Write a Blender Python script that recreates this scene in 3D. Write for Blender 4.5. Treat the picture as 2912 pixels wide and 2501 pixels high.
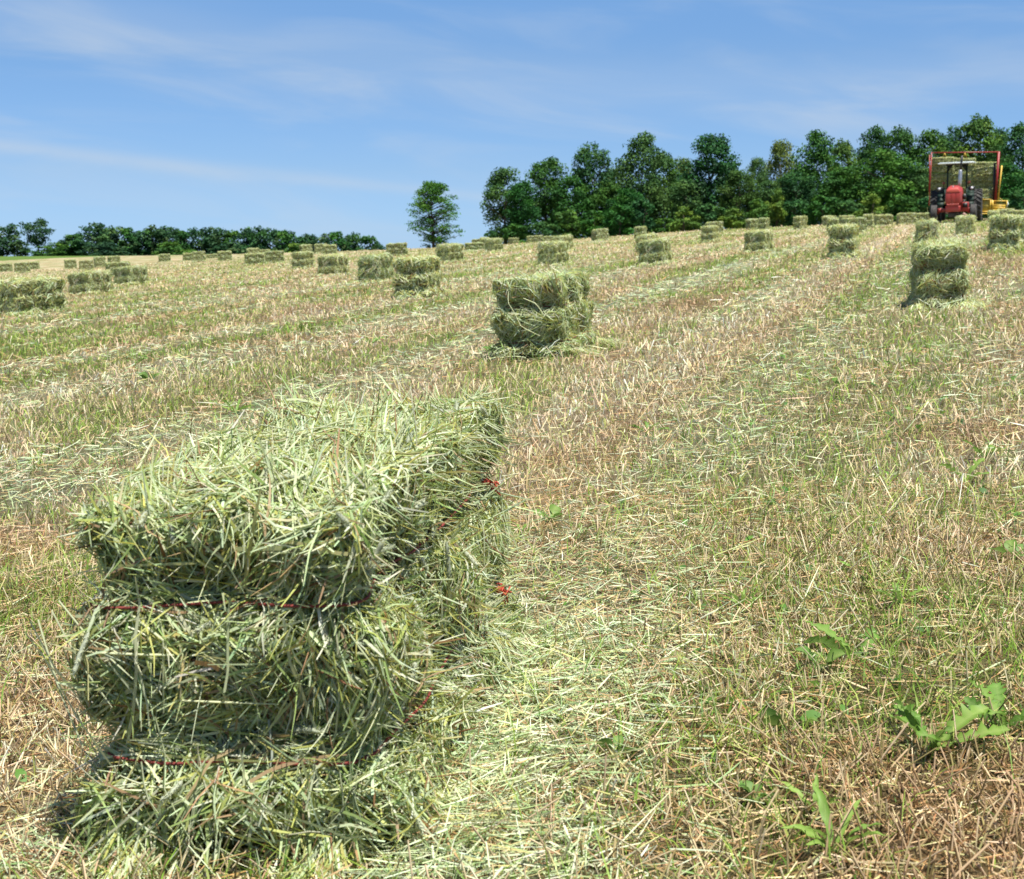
import bpy, math, random
import numpy as np
from mathutils import Vector, Matrix

for o in list(bpy.data.objects):
    bpy.data.objects.remove(o)
C = bpy.context.scene
COL = C.collection
rng = np.random.default_rng(11)
random.seed(5)

# ------------------------------------------------------------------ camera
CX, CY, F = 1456.0, 1250.5, 4000.0          # photograph's centre and focal length in its own pixels
PITCH = math.radians(7.55)
CAMZ = 0.80
cam_d = bpy.data.cameras.new('camera')
cam = bpy.data.objects.new('camera', cam_d)
COL.objects.link(cam)
cam.location = (0, 0, CAMZ)
cam.rotation_euler = (math.pi / 2 - PITCH, 0, 0)
cam_d.sensor_fit = 'HORIZONTAL'
cam_d.sensor_width = 36
cam_d.lens = 36 * F / 2912
cam_d.clip_start = 0.05
cam_d.clip_end = 6000
cam_d.dof.use_dof = True
cam_d.dof.focus_distance = 3.4
cam_d.dof.aperture_fstop = 14
C.camera = cam

# ------------------------------------------------------------------ sky and sun
SUN = Vector((0.19, -0.23, 0.95)).normalized()
ELEV = math.asin(SUN.z)
ROT = math.atan2(SUN.x, SUN.y)
world = bpy.data.worlds.new('World')
C.world = world
world.use_nodes = True
wt = world.node_tree
wt.nodes.clear()


def N(t, kind, **kw):
    n = t.nodes.new(kind)
    for k, v in kw.items():
        if k in ('operation', 'blend_type', 'data_type', 'sky_type', 'noise_dimensions', 'attribute_name', 'interpolation', 'clamp', 'use_clamp', 'vector_type', 'mode', 'feature'):
            setattr(n, k, v)
        else:
            n.inputs[int(k[1:]) if k[0] == 'i' and k[1:].isdigit() else k].default_value = v
    return n


def L(t, a, b):
    t.links.new(a, b)


def MATH(t, op, a, b=None, c=None, clamp=False):
    n = t.nodes.new('ShaderNodeMath')
    n.operation = op
    n.use_clamp = clamp
    for i, v in enumerate((a, b, c)):
        if v is None:
            continue
        if isinstance(v, (int, float)):
            n.inputs[i].default_value = v
        else:
            t.links.new(v, n.inputs[i])
    return n.outputs[0]


sky = wt.nodes.new('ShaderNodeTexSky')
sky.sky_type = 'NISHITA'
sky.sun_disc = False
sky.sun_elevation = ELEV
sky.sun_rotation = ROT
sky.altitude = 300
sky.air_density = 1.0
sky.dust_density = 0.0
sky.ozone_density = 2.2
tc = wt.nodes.new('ShaderNodeTexCoord')
sep = wt.nodes.new('ShaderNodeSeparateXYZ')
L(wt, tc.outputs['Generated'], sep.inputs[0])
az = MATH(wt, 'ARCTAN2', sep.outputs['X'], sep.outputs['Y'])
el = MATH(wt, 'ARCSINE', sep.outputs['Z'])
# thin cirrus: noise drawn out along streaks that fall gently to the right
tilt = MATH(wt, 'ADD', el, MATH(wt, 'MULTIPLY', az, 0.10))
cmb = wt.nodes.new('ShaderNodeCombineXYZ')
L(wt, MATH(wt, 'MULTIPLY', az, 2.6), cmb.inputs[0])
L(wt, MATH(wt, 'MULTIPLY', tilt, 13.0), cmb.inputs[1])
nz = wt.nodes.new('ShaderNodeTexNoise')
nz.inputs['Scale'].default_value = 2.3
nz.inputs['Detail'].default_value = 7
nz.inputs['Roughness'].default_value = 0.52
nz.inputs['Distortion'].default_value = 0.5
L(wt, cmb.outputs[0], nz.inputs['Vector'])
mr = wt.nodes.new('ShaderNodeMapRange')
mr.interpolation_type = 'SMOOTHSTEP'
mr.inputs['From Min'].default_value = 0.42
mr.inputs['From Max'].default_value = 0.74
L(wt, nz.outputs['Fac'], mr.inputs['Value'])


def streak(e0, slope, curve, width, strength):
    """one cirrus band round the sky: its height angle is a curve over the compass angle"""
    c = MATH(wt, 'ADD', MATH(wt, 'MULTIPLY', az, slope), e0)
    c = MATH(wt, 'ADD', c, MATH(wt, 'MULTIPLY', MATH(wt, 'MULTIPLY', az, az), curve))
    w_ = MATH(wt, 'MULTIPLY', MATH(wt, 'SUBTRACT', nz.outputs['Fac'], 0.5), width * 2.6)
    dlt = MATH(wt, 'DIVIDE', MATH(wt, 'SUBTRACT', MATH(wt, 'ADD', el, w_), c), width)
    g = MATH(wt, 'POWER', 2.718, MATH(wt, 'MULTIPLY', MATH(wt, 'MULTIPLY', dlt, dlt), -1.0))
    fade = MATH(wt, 'ADD', 0.35, nz.outputs['Fac'])
    return MATH(wt, 'MULTIPLY', MATH(wt, 'MULTIPLY', g, strength), fade)


s1 = streak(0.0365, -0.10, 0.0, 0.0045, 0.40)
s2 = streak(0.115, -0.07, 0.20, 0.020, 0.27)
cl = MATH(wt, 'ADD', MATH(wt, 'MULTIPLY', mr.outputs[0], 0.34), MATH(wt, 'ADD', s1, s2), clamp=True)
tint = N(wt, 'ShaderNodeMix', data_type='RGBA', blend_type='MULTIPLY')
tint.inputs[0].default_value = 1.0
L(wt, sky.outputs[0], tint.inputs[6])
# clear dry air: less of the yellow glow that the model gives the lowest degrees
ramp = wt.nodes.new('ShaderNodeValToRGB')
L(wt, MATH(wt, 'DIVIDE', el, 0.35), ramp.inputs[0])
rc_ = [(0.0, (.45, .74, 1.46)), (.16, (.57, .77, 1.19)), (.38, (.64, .85, 1.15)), (.52, (.74, .97, 1.24)), (1.0, (.88, 1.02, 1.2))]
els = ramp.color_ramp.elements
while len(els) < len(rc_):
    els.new(0.5)
for e_, (ps, cc_) in zip(els, rc_):
    e_.position = ps
    e_.color = (*[q / 1.5 for q in cc_], 1)
L(wt, ramp.outputs[0], tint.inputs[7])
mixc = N(wt, 'ShaderNodeMix', data_type='RGBA')
L(wt, MATH(wt, 'MULTIPLY', cl, 0.8), mixc.inputs[0])
L(wt, tint.outputs[2], mixc.inputs[6])
mixc.inputs[7].default_value = (3.8, 4.3, 4.9, 1)
bg = wt.nodes.new('ShaderNodeBackground')
bg.inputs['Strength'].default_value = 0.0850
L(wt, mixc.outputs[2], bg.inputs[0])
wo = wt.nodes.new('ShaderNodeOutputWorld')
L(wt, bg.outputs[0], wo.inputs[0])

sun_d = bpy.data.lights.new('sun', 'SUN')
sun_d.energy = 5.0
sun_d.angle = math.radians(0.53)
sun_d.color = (1.0, 0.955, 0.87)
sun = bpy.data.objects.new('sun', sun_d)
COL.objects.link(sun)
sun.location = (20, 10, 60)
sun.rotation_euler = (-SUN).to_track_quat('-Z', 'Y').to_euler()

C.view_settings.view_transform = 'Standard'
C.view_settings.look = 'None'
C.view_settings.exposure = 0.88
C.view_settings.gamma = 1.0
C.view_settings.use_curve_mapping = False
try:
    C.cycles.max_bounces = 8
    C.cycles.transmission_bounces = 4
    C.cycles.use_denoising = True
except Exception:
    pass

# ------------------------------------------------------------------ helpers


def smooth(a, b, x):
    t = np.clip((x - a) / (b - a), 0, 1)
    return t * t * (3 - 2 * t)


def hash2(ix, iy, seed):
    h = (ix.astype(np.int64) * 374761393 + iy.astype(np.int64) * 668265263 + seed * 1274126177) & 0xFFFFFFFF
    h = ((h ^ (h >> 13)) * 1274126177) & 0xFFFFFFFF
    h = h ^ (h >> 16)
    return (h & 0xFFFF) / 65535.0


def vnoise(x, y, seed=0):
    x = np.asarray(x, float); y = np.asarray(y, float)
    ix = np.floor(x); iy = np.floor(y)
    fx = x - ix; fy = y - iy
    fx = fx * fx * (3 - 2 * fx); fy = fy * fy * (3 - 2 * fy)
    a = hash2(ix, iy, seed); b = hash2(ix + 1, iy, seed)
    c = hash2(ix, iy + 1, seed); d = hash2(ix + 1, iy + 1, seed)
    return (a * (1 - fx) + b * fx) * (1 - fy) + (c * (1 - fx) + d * fx) * fy


def fbm(x, y, seed=0, oct=4):
    s = 0; a = 0.5; t = 0
    for k in range(oct):
        s = s + a * vnoise(x * 2 ** k, y * 2 ** k, seed + 17 * k); t += a; a *= 0.55
    return s / t


def mesh_np(name, verts, faces, mat, cols=None, smooth_shade=False):
    """verts (V,3); faces (M,3|4) or a list of such arrays; cols (V,3)"""
    me = bpy.data.meshes.new(name)
    if not isinstance(faces, list):
        faces = [faces]
    faces = [np.asarray(f, np.int32) for f in faces if len(f)]
    verts = np.asarray(verts, np.float32)
    me.vertices.add(len(verts))
    me.vertices.foreach_set('co', verts.ravel())
    loops = np.concatenate([f.ravel() for f in faces])
    tot = np.concatenate([np.full(len(f), f.shape[1], np.int32) for f in faces])
    start = np.concatenate([[0], np.cumsum(tot)[:-1]]).astype(np.int32)
    me.loops.add(len(loops))
    me.loops.foreach_set('vertex_index', loops)
    me.polygons.add(len(tot))
    me.polygons.foreach_set('loop_start', start)
    me.polygons.foreach_set('loop_total', tot)
    if cols is not None:
        ca = me.color_attributes.new('col', 'FLOAT_COLOR', 'POINT')
        c4 = np.ones((len(verts), 4), np.float32)
        c4[:, :3] = cols
        ca.data.foreach_set('color', c4.ravel())
    me.update(calc_edges=True)
    if smooth_shade:
        me.polygons.foreach_set('use_smooth', np.ones(len(tot), bool))
    if mat is not None:
        me.materials.append(mat)
    return me


def link(name, me, parent=None, **props):
    o = bpy.data.objects.new(name, me)
    COL.objects.link(o)
    if parent is not None:
        o.parent = parent
    for k, v in props.items():
        o[k] = v
    return o


def empty(name, loc, rz=0.0, **props):
    o = bpy.data.objects.new(name, None)
    COL.objects.link(o)
    o.location = loc
    o.rotation_euler = (0, 0, rz)
    o.empty_display_size = 0.1
    for k, v in props.items():
        o[k] = v
    return o


class MB:
    """collects simple shapes into one mesh"""

    def __init__(s):
        s.v = []; s.f3 = []; s.f4 = []; s.n = 0

    def add(s, v, f):
        v = np.asarray(v, float); f = np.asarray(f, int)
        (s.f3 if f.shape[1] == 3 else s.f4).append(f + s.n)
        s.v.append(v); s.n += len(v)
        return s

    def box(s, c, d, rot=None, taper=None):
        x, y, z = d[0] / 2, d[1] / 2, d[2] / 2
        v = np.array([(-x, -y, -z), (x, -y, -z), (x, y, -z), (-x, y, -z), (-x, -y, z), (x, -y, z), (x, y, z), (-x, y, z)])
        if taper:
            v[4:, 0] *= taper[0]; v[4:, 1] *= taper[1]
        if rot is not None:
            v = v @ np.array(Matrix(rot)).T
        return s.add(v + np.array(c), [(0, 3, 2, 1), (4, 5, 6, 7), (0, 1, 5, 4), (1, 2, 6, 5), (2, 3, 7, 6), (3, 0, 4, 7)])

    def beam(s, a, b, w, h):
        """rectangular bar from a to b"""
        a = Vector(a); b = Vector(b); d = b - a
        m = d.to_track_quat('Z', 'Y').to_matrix()
        return s.box((a + b) / 2, (w, h, d.length), m)

    def tube(s, pts, rad, n=8, caps=True):
        pts = np.asarray(pts, float); K = len(pts)
        rad = np.full(K, rad) if np.isscalar(rad) else np.asarray(rad, float)
        t = np.gradient(pts, axis=0); t /= np.linalg.norm(t, axis=1)[:, None] + 1e-9
        ref = np.array([0.0, 0, 1]) if abs(t[0, 2]) < 0.9 else np.array([1.0, 0, 0])
        a = np.cross(t, ref); a /= np.linalg.norm(a, axis=1)[:, None] + 1e-9
        b = np.cross(t, a)
        ang = np.arange(n) / n * 2 * np.pi
        v = pts[:, None] + rad[:, None, None] * (a[:, None] * np.cos(ang)[None, :, None] + b[:, None] * np.sin(ang)[None, :, None])
        i = np.arange(K - 1)[:, None] * n; j = np.arange(n)[None]
        k = (j + 1) % n
        f = np.stack([i + j, i + k, i + n + k, i + n + j], -1).reshape(-1, 4)
        s.add(v.reshape(-1, 3), f)
        if caps:
            base = s.n
            s.add(np.array([pts[0], pts[-1]]), np.zeros((0, 3), int))
            o = base - K * n
            f3 = [(base, o + (q + 1) % n, o + q) for q in range(n)] + [(base + 1, o + (K - 1) * n + q, o + (K - 1) * n + (q + 1) % n) for q in range(n)]
            s.f3.append(np.array(f3))
        return s

    def lathe(s, prof, n=32, axis='x', c=(0, 0, 0)):
        """prof: list of (radius, position along the axis)"""
        prof = np.asarray(prof, float); K = len(prof)
        ang = np.arange(n) / n * 2 * np.pi
        r = prof[:, 0][:, None]; h = np.repeat(prof[:, 1][:, None], n, 1)
        p, q = r * np.cos(ang), r * np.sin(ang)
        v = {'x': np.stack([h, p, q], -1), 'y': np.stack([p, h, q], -1), 'z': np.stack([p, q, h], -1)}[axis].reshape(-1, 3) + np.array(c)
        i = np.arange(K - 1)[:, None] * n; j = np.arange(n)[None]; k = (j + 1) % n
        return s.add(v, np.stack([i + j, i + k, i + n + k, i + n + j], -1).reshape(-1, 4))

    def prism(s, poly, y0, y1, axis='y'):
        """an outline extruded along an axis"""
        poly = np.asarray(poly, float); n = len(poly)
        A = np.full(n, y0); B = np.full(n, y1)
        st = {'y': lambda t: np.stack([poly[:, 0], t, poly[:, 1]], -1), 'x': lambda t: np.stack([t, poly[:, 0], poly[:, 1]], -1), 'z': lambda t: np.stack([poly[:, 0], poly[:, 1], t], -1)}[axis]
        v = np.concatenate([st(A), st(B)])
        s.add(v, [(i, (i + 1) % n, n + (i + 1) % n, n + i) for i in range(n)])
        o = s.n - 2 * n
        s.f3.append(np.array([(o, o + i + 1, o + i) for i in range(1, n - 1)] + [(o + n, o + n + i, o + n + i + 1) for i in range(1, n - 1)]))
        return s

    def build(s, name, mat, parent=None, smooth_shade=False, bevel=0.0, **props):
        v = np.concatenate(s.v)
        fs = []
        if s.f4: fs.append(np.concatenate(s.f4))
        f3 = [f for f in s.f3 if len(f)]
        if f3: fs.append(np.concatenate(f3))
        me = mesh_np(name, v, fs, mat, None, smooth_shade)
        o = link(name, me, parent, **props)
        if bevel:
            m = o.modifiers.new('bevel', 'BEVEL'); m.width = bevel; m.segments = 2; m.limit_method = 'ANGLE'
        return o


# ------------------------------------------------------------------ materials
def principled(name, col, rough=0.5, metal=0.0, noise=0.0, scale=8.0, bump=0.0, spec=0.5, dirt=None):
    m = bpy.data.materials.new(name); m.use_nodes = True
    t = m.node_tree; b = t.nodes['Principled BSDF']
    b.inputs['Roughness'].default_value = rough
    b.inputs['Metallic'].default_value = metal
    b.inputs['Specular IOR Level'].default_value = spec
    b.inputs['Base Color'].default_value = (*col, 1)
    if noise or dirt:
        tcn = t.nodes.new('ShaderNodeTexCoord')
        n = t.nodes.new('ShaderNodeTexNoise'); n.inputs['Scale'].default_value = scale; n.inputs['Detail'].default_value = 6
        L(t, tcn.outputs['Object'], n.inputs['Vector'])
        mx = N(t, 'ShaderNodeMix', data_type='RGBA')
        r = t.nodes.new('ShaderNodeMapRange'); r.inputs['From Min'].default_value = 0.4; r.inputs['From Max'].default_value = 0.7
        L(t, n.outputs['Fac'], r.inputs['Value'])
        L(t, r.outputs[0], mx.inputs[0])
        mx.inputs[6].default_value = (*col, 1)
        d = dirt if dirt else tuple(c * (1 - noise) for c in col)
        mx.inputs[7].default_value = (*d, 1)
        L(t, mx.outputs[2], b.inputs['Base Color'])
        if bump:
            bp = t.nodes.new('ShaderNodeBump'); bp.inputs['Strength'].default_value = bump; bp.inputs['Distance'].default_value = 0.02
            L(t, n.outputs['Fac'], bp.inputs['Height']); L(t, bp.outputs[0], b.inputs['Normal'])
    return m


def plant_mat(name, transl=0.25, rough=0.55, spec=0.25, var=0.12, sat=1.0, val=1.0, through=(1, 1, 1)):
    """leaf or straw: per-strand colour, light through the blade, a soft sheen, each object its own shade"""
    m = bpy.data.materials.new(name); m.use_nodes = True
    t = m.node_tree; b = t.nodes['Principled BSDF']; out = t.nodes['Material Output']
    a = t.nodes.new('ShaderNodeAttribute'); a.attribute_name = 'col'
    oi = t.nodes.new('ShaderNodeObjectInfo')
    hs = t.nodes.new('ShaderNodeHueSaturation')
    hs.inputs['Saturation'].default_value = sat
    L(t, a.outputs['Color'], hs.inputs['Color'])
    L(t, MATH(t, 'ADD', MATH(t, 'MULTIPLY', oi.outputs['Random'], 2 * var), (1 - var) * val), hs.inputs['Value'])
    L(t, MATH(t, 'ADD', MATH(t, 'MULTIPLY', oi.outputs['Random'], -0.25 * var), 0.5 + 0.125 * var), hs.inputs['Hue'])
    L(t, hs.outputs[0], b.inputs['Base Color'])
    b.inputs['Roughness'].default_value = rough
    b.inputs['Specular IOR Level'].default_value = spec
    if transl:
        tr = t.nodes.new('ShaderNodeBsdfTranslucent')
        tm = N(t, 'ShaderNodeMix', data_type='RGBA', blend_type='MULTIPLY'); tm.inputs[0].default_value = 1.0
        L(t, hs.outputs[0], tm.inputs[6]); tm.inputs[7].default_value = (*through, 1)
        L(t, tm.outputs[2], tr.inputs[0])
        mx = t.nodes.new('ShaderNodeMixShader'); mx.inputs[0].default_value = transl
        L(t, b.outputs[0], mx.inputs[1]); L(t, tr.outputs[0], mx.inputs[2]); L(t, mx.outputs[0], out.inputs[0])
    return m


HAY = plant_mat('hay', 0.40, 0.45, 0.25, 0.07, through=(1.15, 1.08, .62))   # dry grass lets yellow light through
STUB = plant_mat('stubble', 0.25, 0.5, 0.2, 0.0)
LEAF = plant_mat('tree_leaf', 0.22, 0.6, 0.12, 0.22)
WEED = plant_mat('weed_leaf', 0.35, 0.5, 0.25, 0.10)
BARK = principled('bark', (0.085, 0.065, 0.05), 0.9, noise=0.5, scale=3)
TWINE = principled('red_twine', (0.22, 0.035, 0.025), 0.75, noise=0.4, scale=60)
KNOT = principled('orange_red_twine', (0.50, 0.075, 0.035), 0.7, noise=0.3, scale=60)


def core_mat():
    m = bpy.data.materials.new('packed_hay'); m.use_nodes = True
    t = m.node_tree; b = t.nodes['Principled BSDF']
    tcn = t.nodes.new('ShaderNodeTexCoord')
    mp = t.nodes.new('ShaderNodeMapping'); mp.inputs['Scale'].default_value = (1, 1, 2.5)
    L(t, tcn.outputs['Object'], mp.inputs[0])
    n = t.nodes.new('ShaderNodeTexNoise'); n.inputs['Scale'].default_value = 38; n.inputs['Detail'].default_value = 8; n.inputs['Roughness'].default_value = 0.7
    L(t, mp.outputs[0], n.inputs['Vector'])
    r = t.nodes.new('ShaderNodeValToRGB')
    r.color_ramp.elements[0].position = 0.36; r.color_ramp.elements[0].color = (0.05, 0.055, 0.02, 1)  # dark tone puts the shade between strands into the core's colour
    r.color_ramp.elements[1].position = 0.68; r.color_ramp.elements[1].color = (0.28, 0.29, 0.12, 1)
    L(t, n.outputs['Fac'], r.inputs[0]); L(t, r.outputs[0], b.inputs['Base Color'])
    b.inputs['Roughness'].default_value = 0.85; b.inputs['Specular IOR Level'].default_value = 0.1
    bp = t.nodes.new('ShaderNodeBump'); bp.inputs['Strength'].default_value = 0.9; bp.inputs['Distance'].default_value = 0.03
    L(t, n.outputs['Fac'], bp.inputs['Height']); L(t, bp.outputs[0], b.inputs['Normal'])
    return m


CORE = core_mat()

# ------------------------------------------------------------------ the lie of the land
TA, TB = 0.0585, 0.0155                      # the field rises to the right and slightly away
XS = np.array([0, 420, 700, 1100, 1400, 1620, 1800, 2000, 2150, 2600, 2912.])
US = (XS - CX) / F * math.cos(PITCH)
SK = np.array([729, 727, 722, 712, 700, 683, 671, 657, 651, 632, 622.])      # where the crest stands in the photograph
DC = np.array([480, 290, 135, 85, 78, 78, 78, 78, 76, 76, 78.])              # how far away it is


def terrain(x, y):
    x = np.asarray(x, float); y = np.asarray(y, float)
    plane = TA * x + TB * y
    r = np.hypot(x, y)
    u = np.where(y > 1e-6, x / np.maximum(y, 1e-6), np.sign(x) * 9)
    front = smooth(-0.2, 0.6, y / np.maximum(r, 1e-6))
    s = np.interp(u, US, (720.0 - SK) / F)
    D = np.interp(u, US, DC)
    yD = D
    pD = TA * u * yD + TB * yD
    uc = np.clip(u, US[0] - .1, US[-1] + .1)
    pD = TA * uc * yD + TB * yD
    c = CAMZ + s * yD - pD
    t = np.clip(y, 0, None) / D
    z_in = plane + c * np.clip(t, 0, 1) ** 2.5
    over = np.clip(np.clip(y, 0, None) - D, 0, None)
    drop = 0.00028 * over ** 2 / (1 + over * 0.012)
    z_out = CAMZ + s * y - drop
    z = np.where(y > D, z_out, z_in)
    z = front * z + (1 - front) * np.clip(plane, -14, 14)
    near = smooth(400, 60, r)
    z = z + near * (0.020 * (fbm(x * 0.9, y * 0.9, 5, 3) - 0.5) * smooth(0.5, 3, r))
    return z


def ray(px, py):
    cx, cy = (px - CX) / F, -(py - CY) / F
    c, s = math.cos(PITCH), math.sin(PITCH)
    return np.array([cx, c + cy * s, -s + cy * c])


def at_dist(px, y):
    """ground point straight below the sight line of a picture column, y metres ahead"""
    d = ray(px, 720.0)
    x = d[0] / d[1] * y
    return np.array([x, y, float(terrain(x, y))])


def ground_at(px, py, ymax=400.0):
    d = ray(px, py)
    d = d / d[1]
    prev = 0.5
    for y in np.geomspace(0.6, ymax, 900):
        if CAMZ + d[2] * y <= float(terrain(d[0] * y, y)):
            lo, hi = prev, y
            for _ in range(30):
                m = (lo + hi) / 2
                if CAMZ + d[2] * m <= float(terrain(d[0] * m, m)): hi = m
                else: lo = m
            return np.array([d[0] * hi, hi, float(terrain(d[0] * hi, hi))])
        prev = y
    return np.array([d[0] * ymax, ymax, float(terrain(d[0] * ymax, ymax))])


ROW = math.radians(17.0)                     # the windrows run this far right of straight ahead


def row_uv(x, y):
    return x * math.sin(ROW) + y * math.cos(ROW), x * math.cos(ROW) - y * math.sin(ROW)


def v_of(px, py):
    p = ground_at(px, py)
    return row_uv(p[0], p[1])[1]


HERO_FRONT = ground_at(688, 2428)
HERO_DIR = math.radians(10.0)
BANDS = [(v_of(1700, 1210), 0.36, 'tan', 1.9), (v_of(1550, 1400), 0.20, 'brown', .9), (v_of(2080, 1250), 0.45, 'hay', 0.9), (v_of(1850, 1350), .25, 'green', .6), (v_of(2500, 1900), .3, 'tan', .4), (v_of(1990, 960), 0.28, 'hay', 0.3),
         (v_of(800, 960), 0.55, 'hay', 0.75), (v_of(500, 1010), 0.3, 'green', .45), (v_of(600, 900), 0.5, 'green', .6), (v_of(300, 1120), .5, 'tan', .45),
         (v_of(150, 1320), 0.35, 'hay', 0.8), (v_of(300, 850), 0.5, 'hay', 0.5), (v_of(2700, 1500), 0.5, 'green', .35), (v_of(2500, 1100), .45, 'hay', .45)]
BLOBS = [(2680, 2300, 0.24, 'brown', 1.6), (2850, 2440, 0.25, 'brown', 1.6), (2600, 2480, .2, 'brown', 1.2), (2300, 2200, .2, 'brown', .6), (60, 1560, 0.16, 'brown', 0.6), (60, 2040, 0.13, 'brown', 0.75), (60, 1750, .14, 'green', .5),
         (1230, 2400, 0.16, 'hay', 0.9), (1300, 2050, .2, 'hay', .95), (1520, 1750, .3, 'hay', .8), (1700, 1600, .35, 'hay', .7), (1620, 1320, 0.18, 'brown', 0.9), (2750, 1240, 0.25, 'brown', 0.8), (2560, 1060, .25, 'brown', .7),
         (800, 975, 0.5, 'brown', 0.8), (2650, 2020, 0.25, 'green', 0.8), (1900, 2050, 0.22, 'green', 0.4), (2200, 2250, .15, 'green', .5), (2350, 2420, .15, 'green', .8), (150, 1400, .25, 'hay', .8), (2700, 1750, .35, 'green', .5),
         (1560, 1000, 0.35, 'hay', 0.9), (2650, 870, 0.4, 'hay', .8), (1180, 850, .5, 'hay', .8), (60, 895, .5, 'hay', .8), (2400, 740, .5, 'hay', .8)]
BLOBS = [(ground_at(a, b), r, k, s) for a, b, r, k, s in BLOBS]


def cover(x, y):
    """how much dry thatch, cut hay and green growth lies at a spot of the field"""
    u, v = row_uv(x, y)
    sw = 0.5 + 0.5 * np.sin(2 * np.pi * (v + 0.5 * (fbm(u / 9, v / 3, 29) - .5)) / 1.75)      # the swaths of the mower
    hay = 1.2 * smooth(0.42, 0.70, fbm(u / 7, v / 0.8, 31) * .75 + .25 * sw) + 0.05
    green = 1.3 * smooth(0.46, 0.68, fbm(u / 4 + 9, v / 0.9, 47) * .8 + .2 * (1 - sw)) + 0.8 * smooth(0.50, 0.68, fbm(x * 1.6, y * 1.6, 53)) + 0.06
    brown = 0.75 * smooth(0.53, 0.70, fbm(x * 1.3, y * 1.3, 61)) + 0.5 * smooth(0.55, 0.72, fbm(u / 7, v / 1.2, 67)) + 0.34
    tan = 1.0 * smooth(0.40, 0.62, fbm(u / 8, v / 1.1, 71)) + 0.16
    R = {'hay': hay, 'green': green, 'brown': brown, 'tan': tan}
    for vc, w, k, s in BANDS:
        g = np.exp(-((v - vc + 0.25 * (fbm(u / 2.5, v, 83) - 0.5)) / w) ** 2) * s * (0.35 + 0.9 * fbm(u / 1.5, v / .5, 91))
        R[k] = R[k] + g
        for q in R:
            if q != k:
                R[q] = R[q] * (1 - 0.5 * np.clip(g, 0, 1))
    for p, r, k, s in BLOBS:
        g = np.exp(-(((x - p[0]) ** 2 + (y - p[1]) ** 2) / r ** 2)) * s * (0.5 + fbm(x * 3, y * 3, 97))
        R[k] = R[k] + 1.3 * g
        for q in R:
            if q != k:
                R[q] = R[q] * (1 - 0.6 * np.clip(g, 0, 1))
    return {q: np.clip(R[q], 0.02, 3) ** 1.7 for q in R}


PAL = {'tan': np.array((0.64, 0.50, 0.35)), 'hay': np.array((0.44, 0.47, 0.28)), 'green': np.array((0.19, 0.25, 0.06)), 'brown': np.array((0.34, 0.235, 0.11))}


def ground_cols(x, y):
    R = cover(x, y)
    S = sum(R.values())
    c = sum((R[k] / S)[:, None] * PAL[k] for k in R)
    r = np.hypot(x, y)
    u = np.where(y > 1, x / np.maximum(y, 1), 9)
    g = smooth(335, 350, r + 12 * fbm(x / 20, y / 20, 7)) * (u < 0.2)
    c = c * (1 - g[:, None]) + np.array((0.10, 0.19, 0.03)) * g[:, None]
    soil = 0.25 + 0.40 * smooth(3, 60, r)          # between near stems bare soil shows, darkened to suggest shade in the gaps
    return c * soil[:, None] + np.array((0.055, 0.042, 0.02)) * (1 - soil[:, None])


def make_ground():
    rad = np.concatenate([[0.0], np.geomspace(0.35, 2600, 330)])
    a1 = np.linspace(-0.55, 0.55, 300)
    a2 = np.linspace(0.55, 2 * np.pi - 0.55, 90)[1:-1]
    ang = np.concatenate([a1, a2])
    A, Rr = np.meshgrid(ang, rad)
    x = (Rr * np.sin(A)).ravel(); y = (Rr * np.cos(A)).ravel()
    z = terrain(x, y)
    n = len(ang)
    i = np.arange(len(rad) - 1)[:, None] * n; j = np.arange(n)[None]; k = (j + 1) % n
    f = np.stack([i + j, i + n + j, i + n + k, i + k], -1).reshape(-1, 4)[:, ::-1]
    m = bpy.data.materials.new('mown_field'); m.use_nodes = True
    t = m.node_tree; b = t.nodes['Principled BSDF']
    at = t.nodes.new('ShaderNodeAttribute'); at.attribute_name = 'col'
    g = t.nodes.new('ShaderNodeNewGeometry')
    n1 = t.nodes.new('ShaderNodeTexNoise'); n1.inputs['Scale'].default_value = 22; n1.inputs['Detail'].default_value = 9; n1.inputs['Roughness'].default_value = 0.75
    n2 = t.nodes.new('ShaderNodeTexNoise'); n2.inputs['Scale'].default_value = 1.7; n2.inputs['Detail'].default_value = 6; n2.inputs['Roughness'].default_value = .7
    L(t, g.outputs['Position'], n1.inputs['Vector']); L(t, g.outputs['Position'], n2.inputs['Vector'])
    f1 = MATH(t, 'ADD', MATH(t, 'MULTIPLY', n1.outputs['Fac'], 1.3), MATH(t, 'MULTIPLY', n2.outputs['Fac'], 0.9))
    hs = t.nodes.new('ShaderNodeHueSaturation')
    L(t, at.outputs['Color'], hs.inputs['Color'])
    L(t, MATH(t, 'SUBTRACT', f1, 0.1), hs.inputs['Value'])
    L(t, MATH(t, 'ADD', 0.455, MATH(t, 'MULTIPLY', n2.outputs['Fac'], 0.09)), hs.inputs['Hue'])
    L(t, hs.outputs[0], b.inputs['Base Color'])
    b.inputs['Roughness'].default_value = 0.9; b.inputs['Specular IOR Level'].default_value = 0.08
    bp = t.nodes.new('ShaderNodeBump'); bp.inputs['Strength'].default_value = 0.8; bp.inputs['Distance'].default_value = 0.05
    L(t, n1.outputs['Fac'], bp.inputs['Height']); L(t, bp.outputs[0], b.inputs['Normal'])
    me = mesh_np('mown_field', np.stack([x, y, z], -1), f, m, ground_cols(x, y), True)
    link('mown_field', me, kind='structure', label='mown hay field rising to the right under its stubble')


make_ground()

# ------------------------------------------------------------------ strands
def unit(v):
    return v / (np.linalg.norm(v, axis=-1, keepdims=True) + 1e-9)


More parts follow.
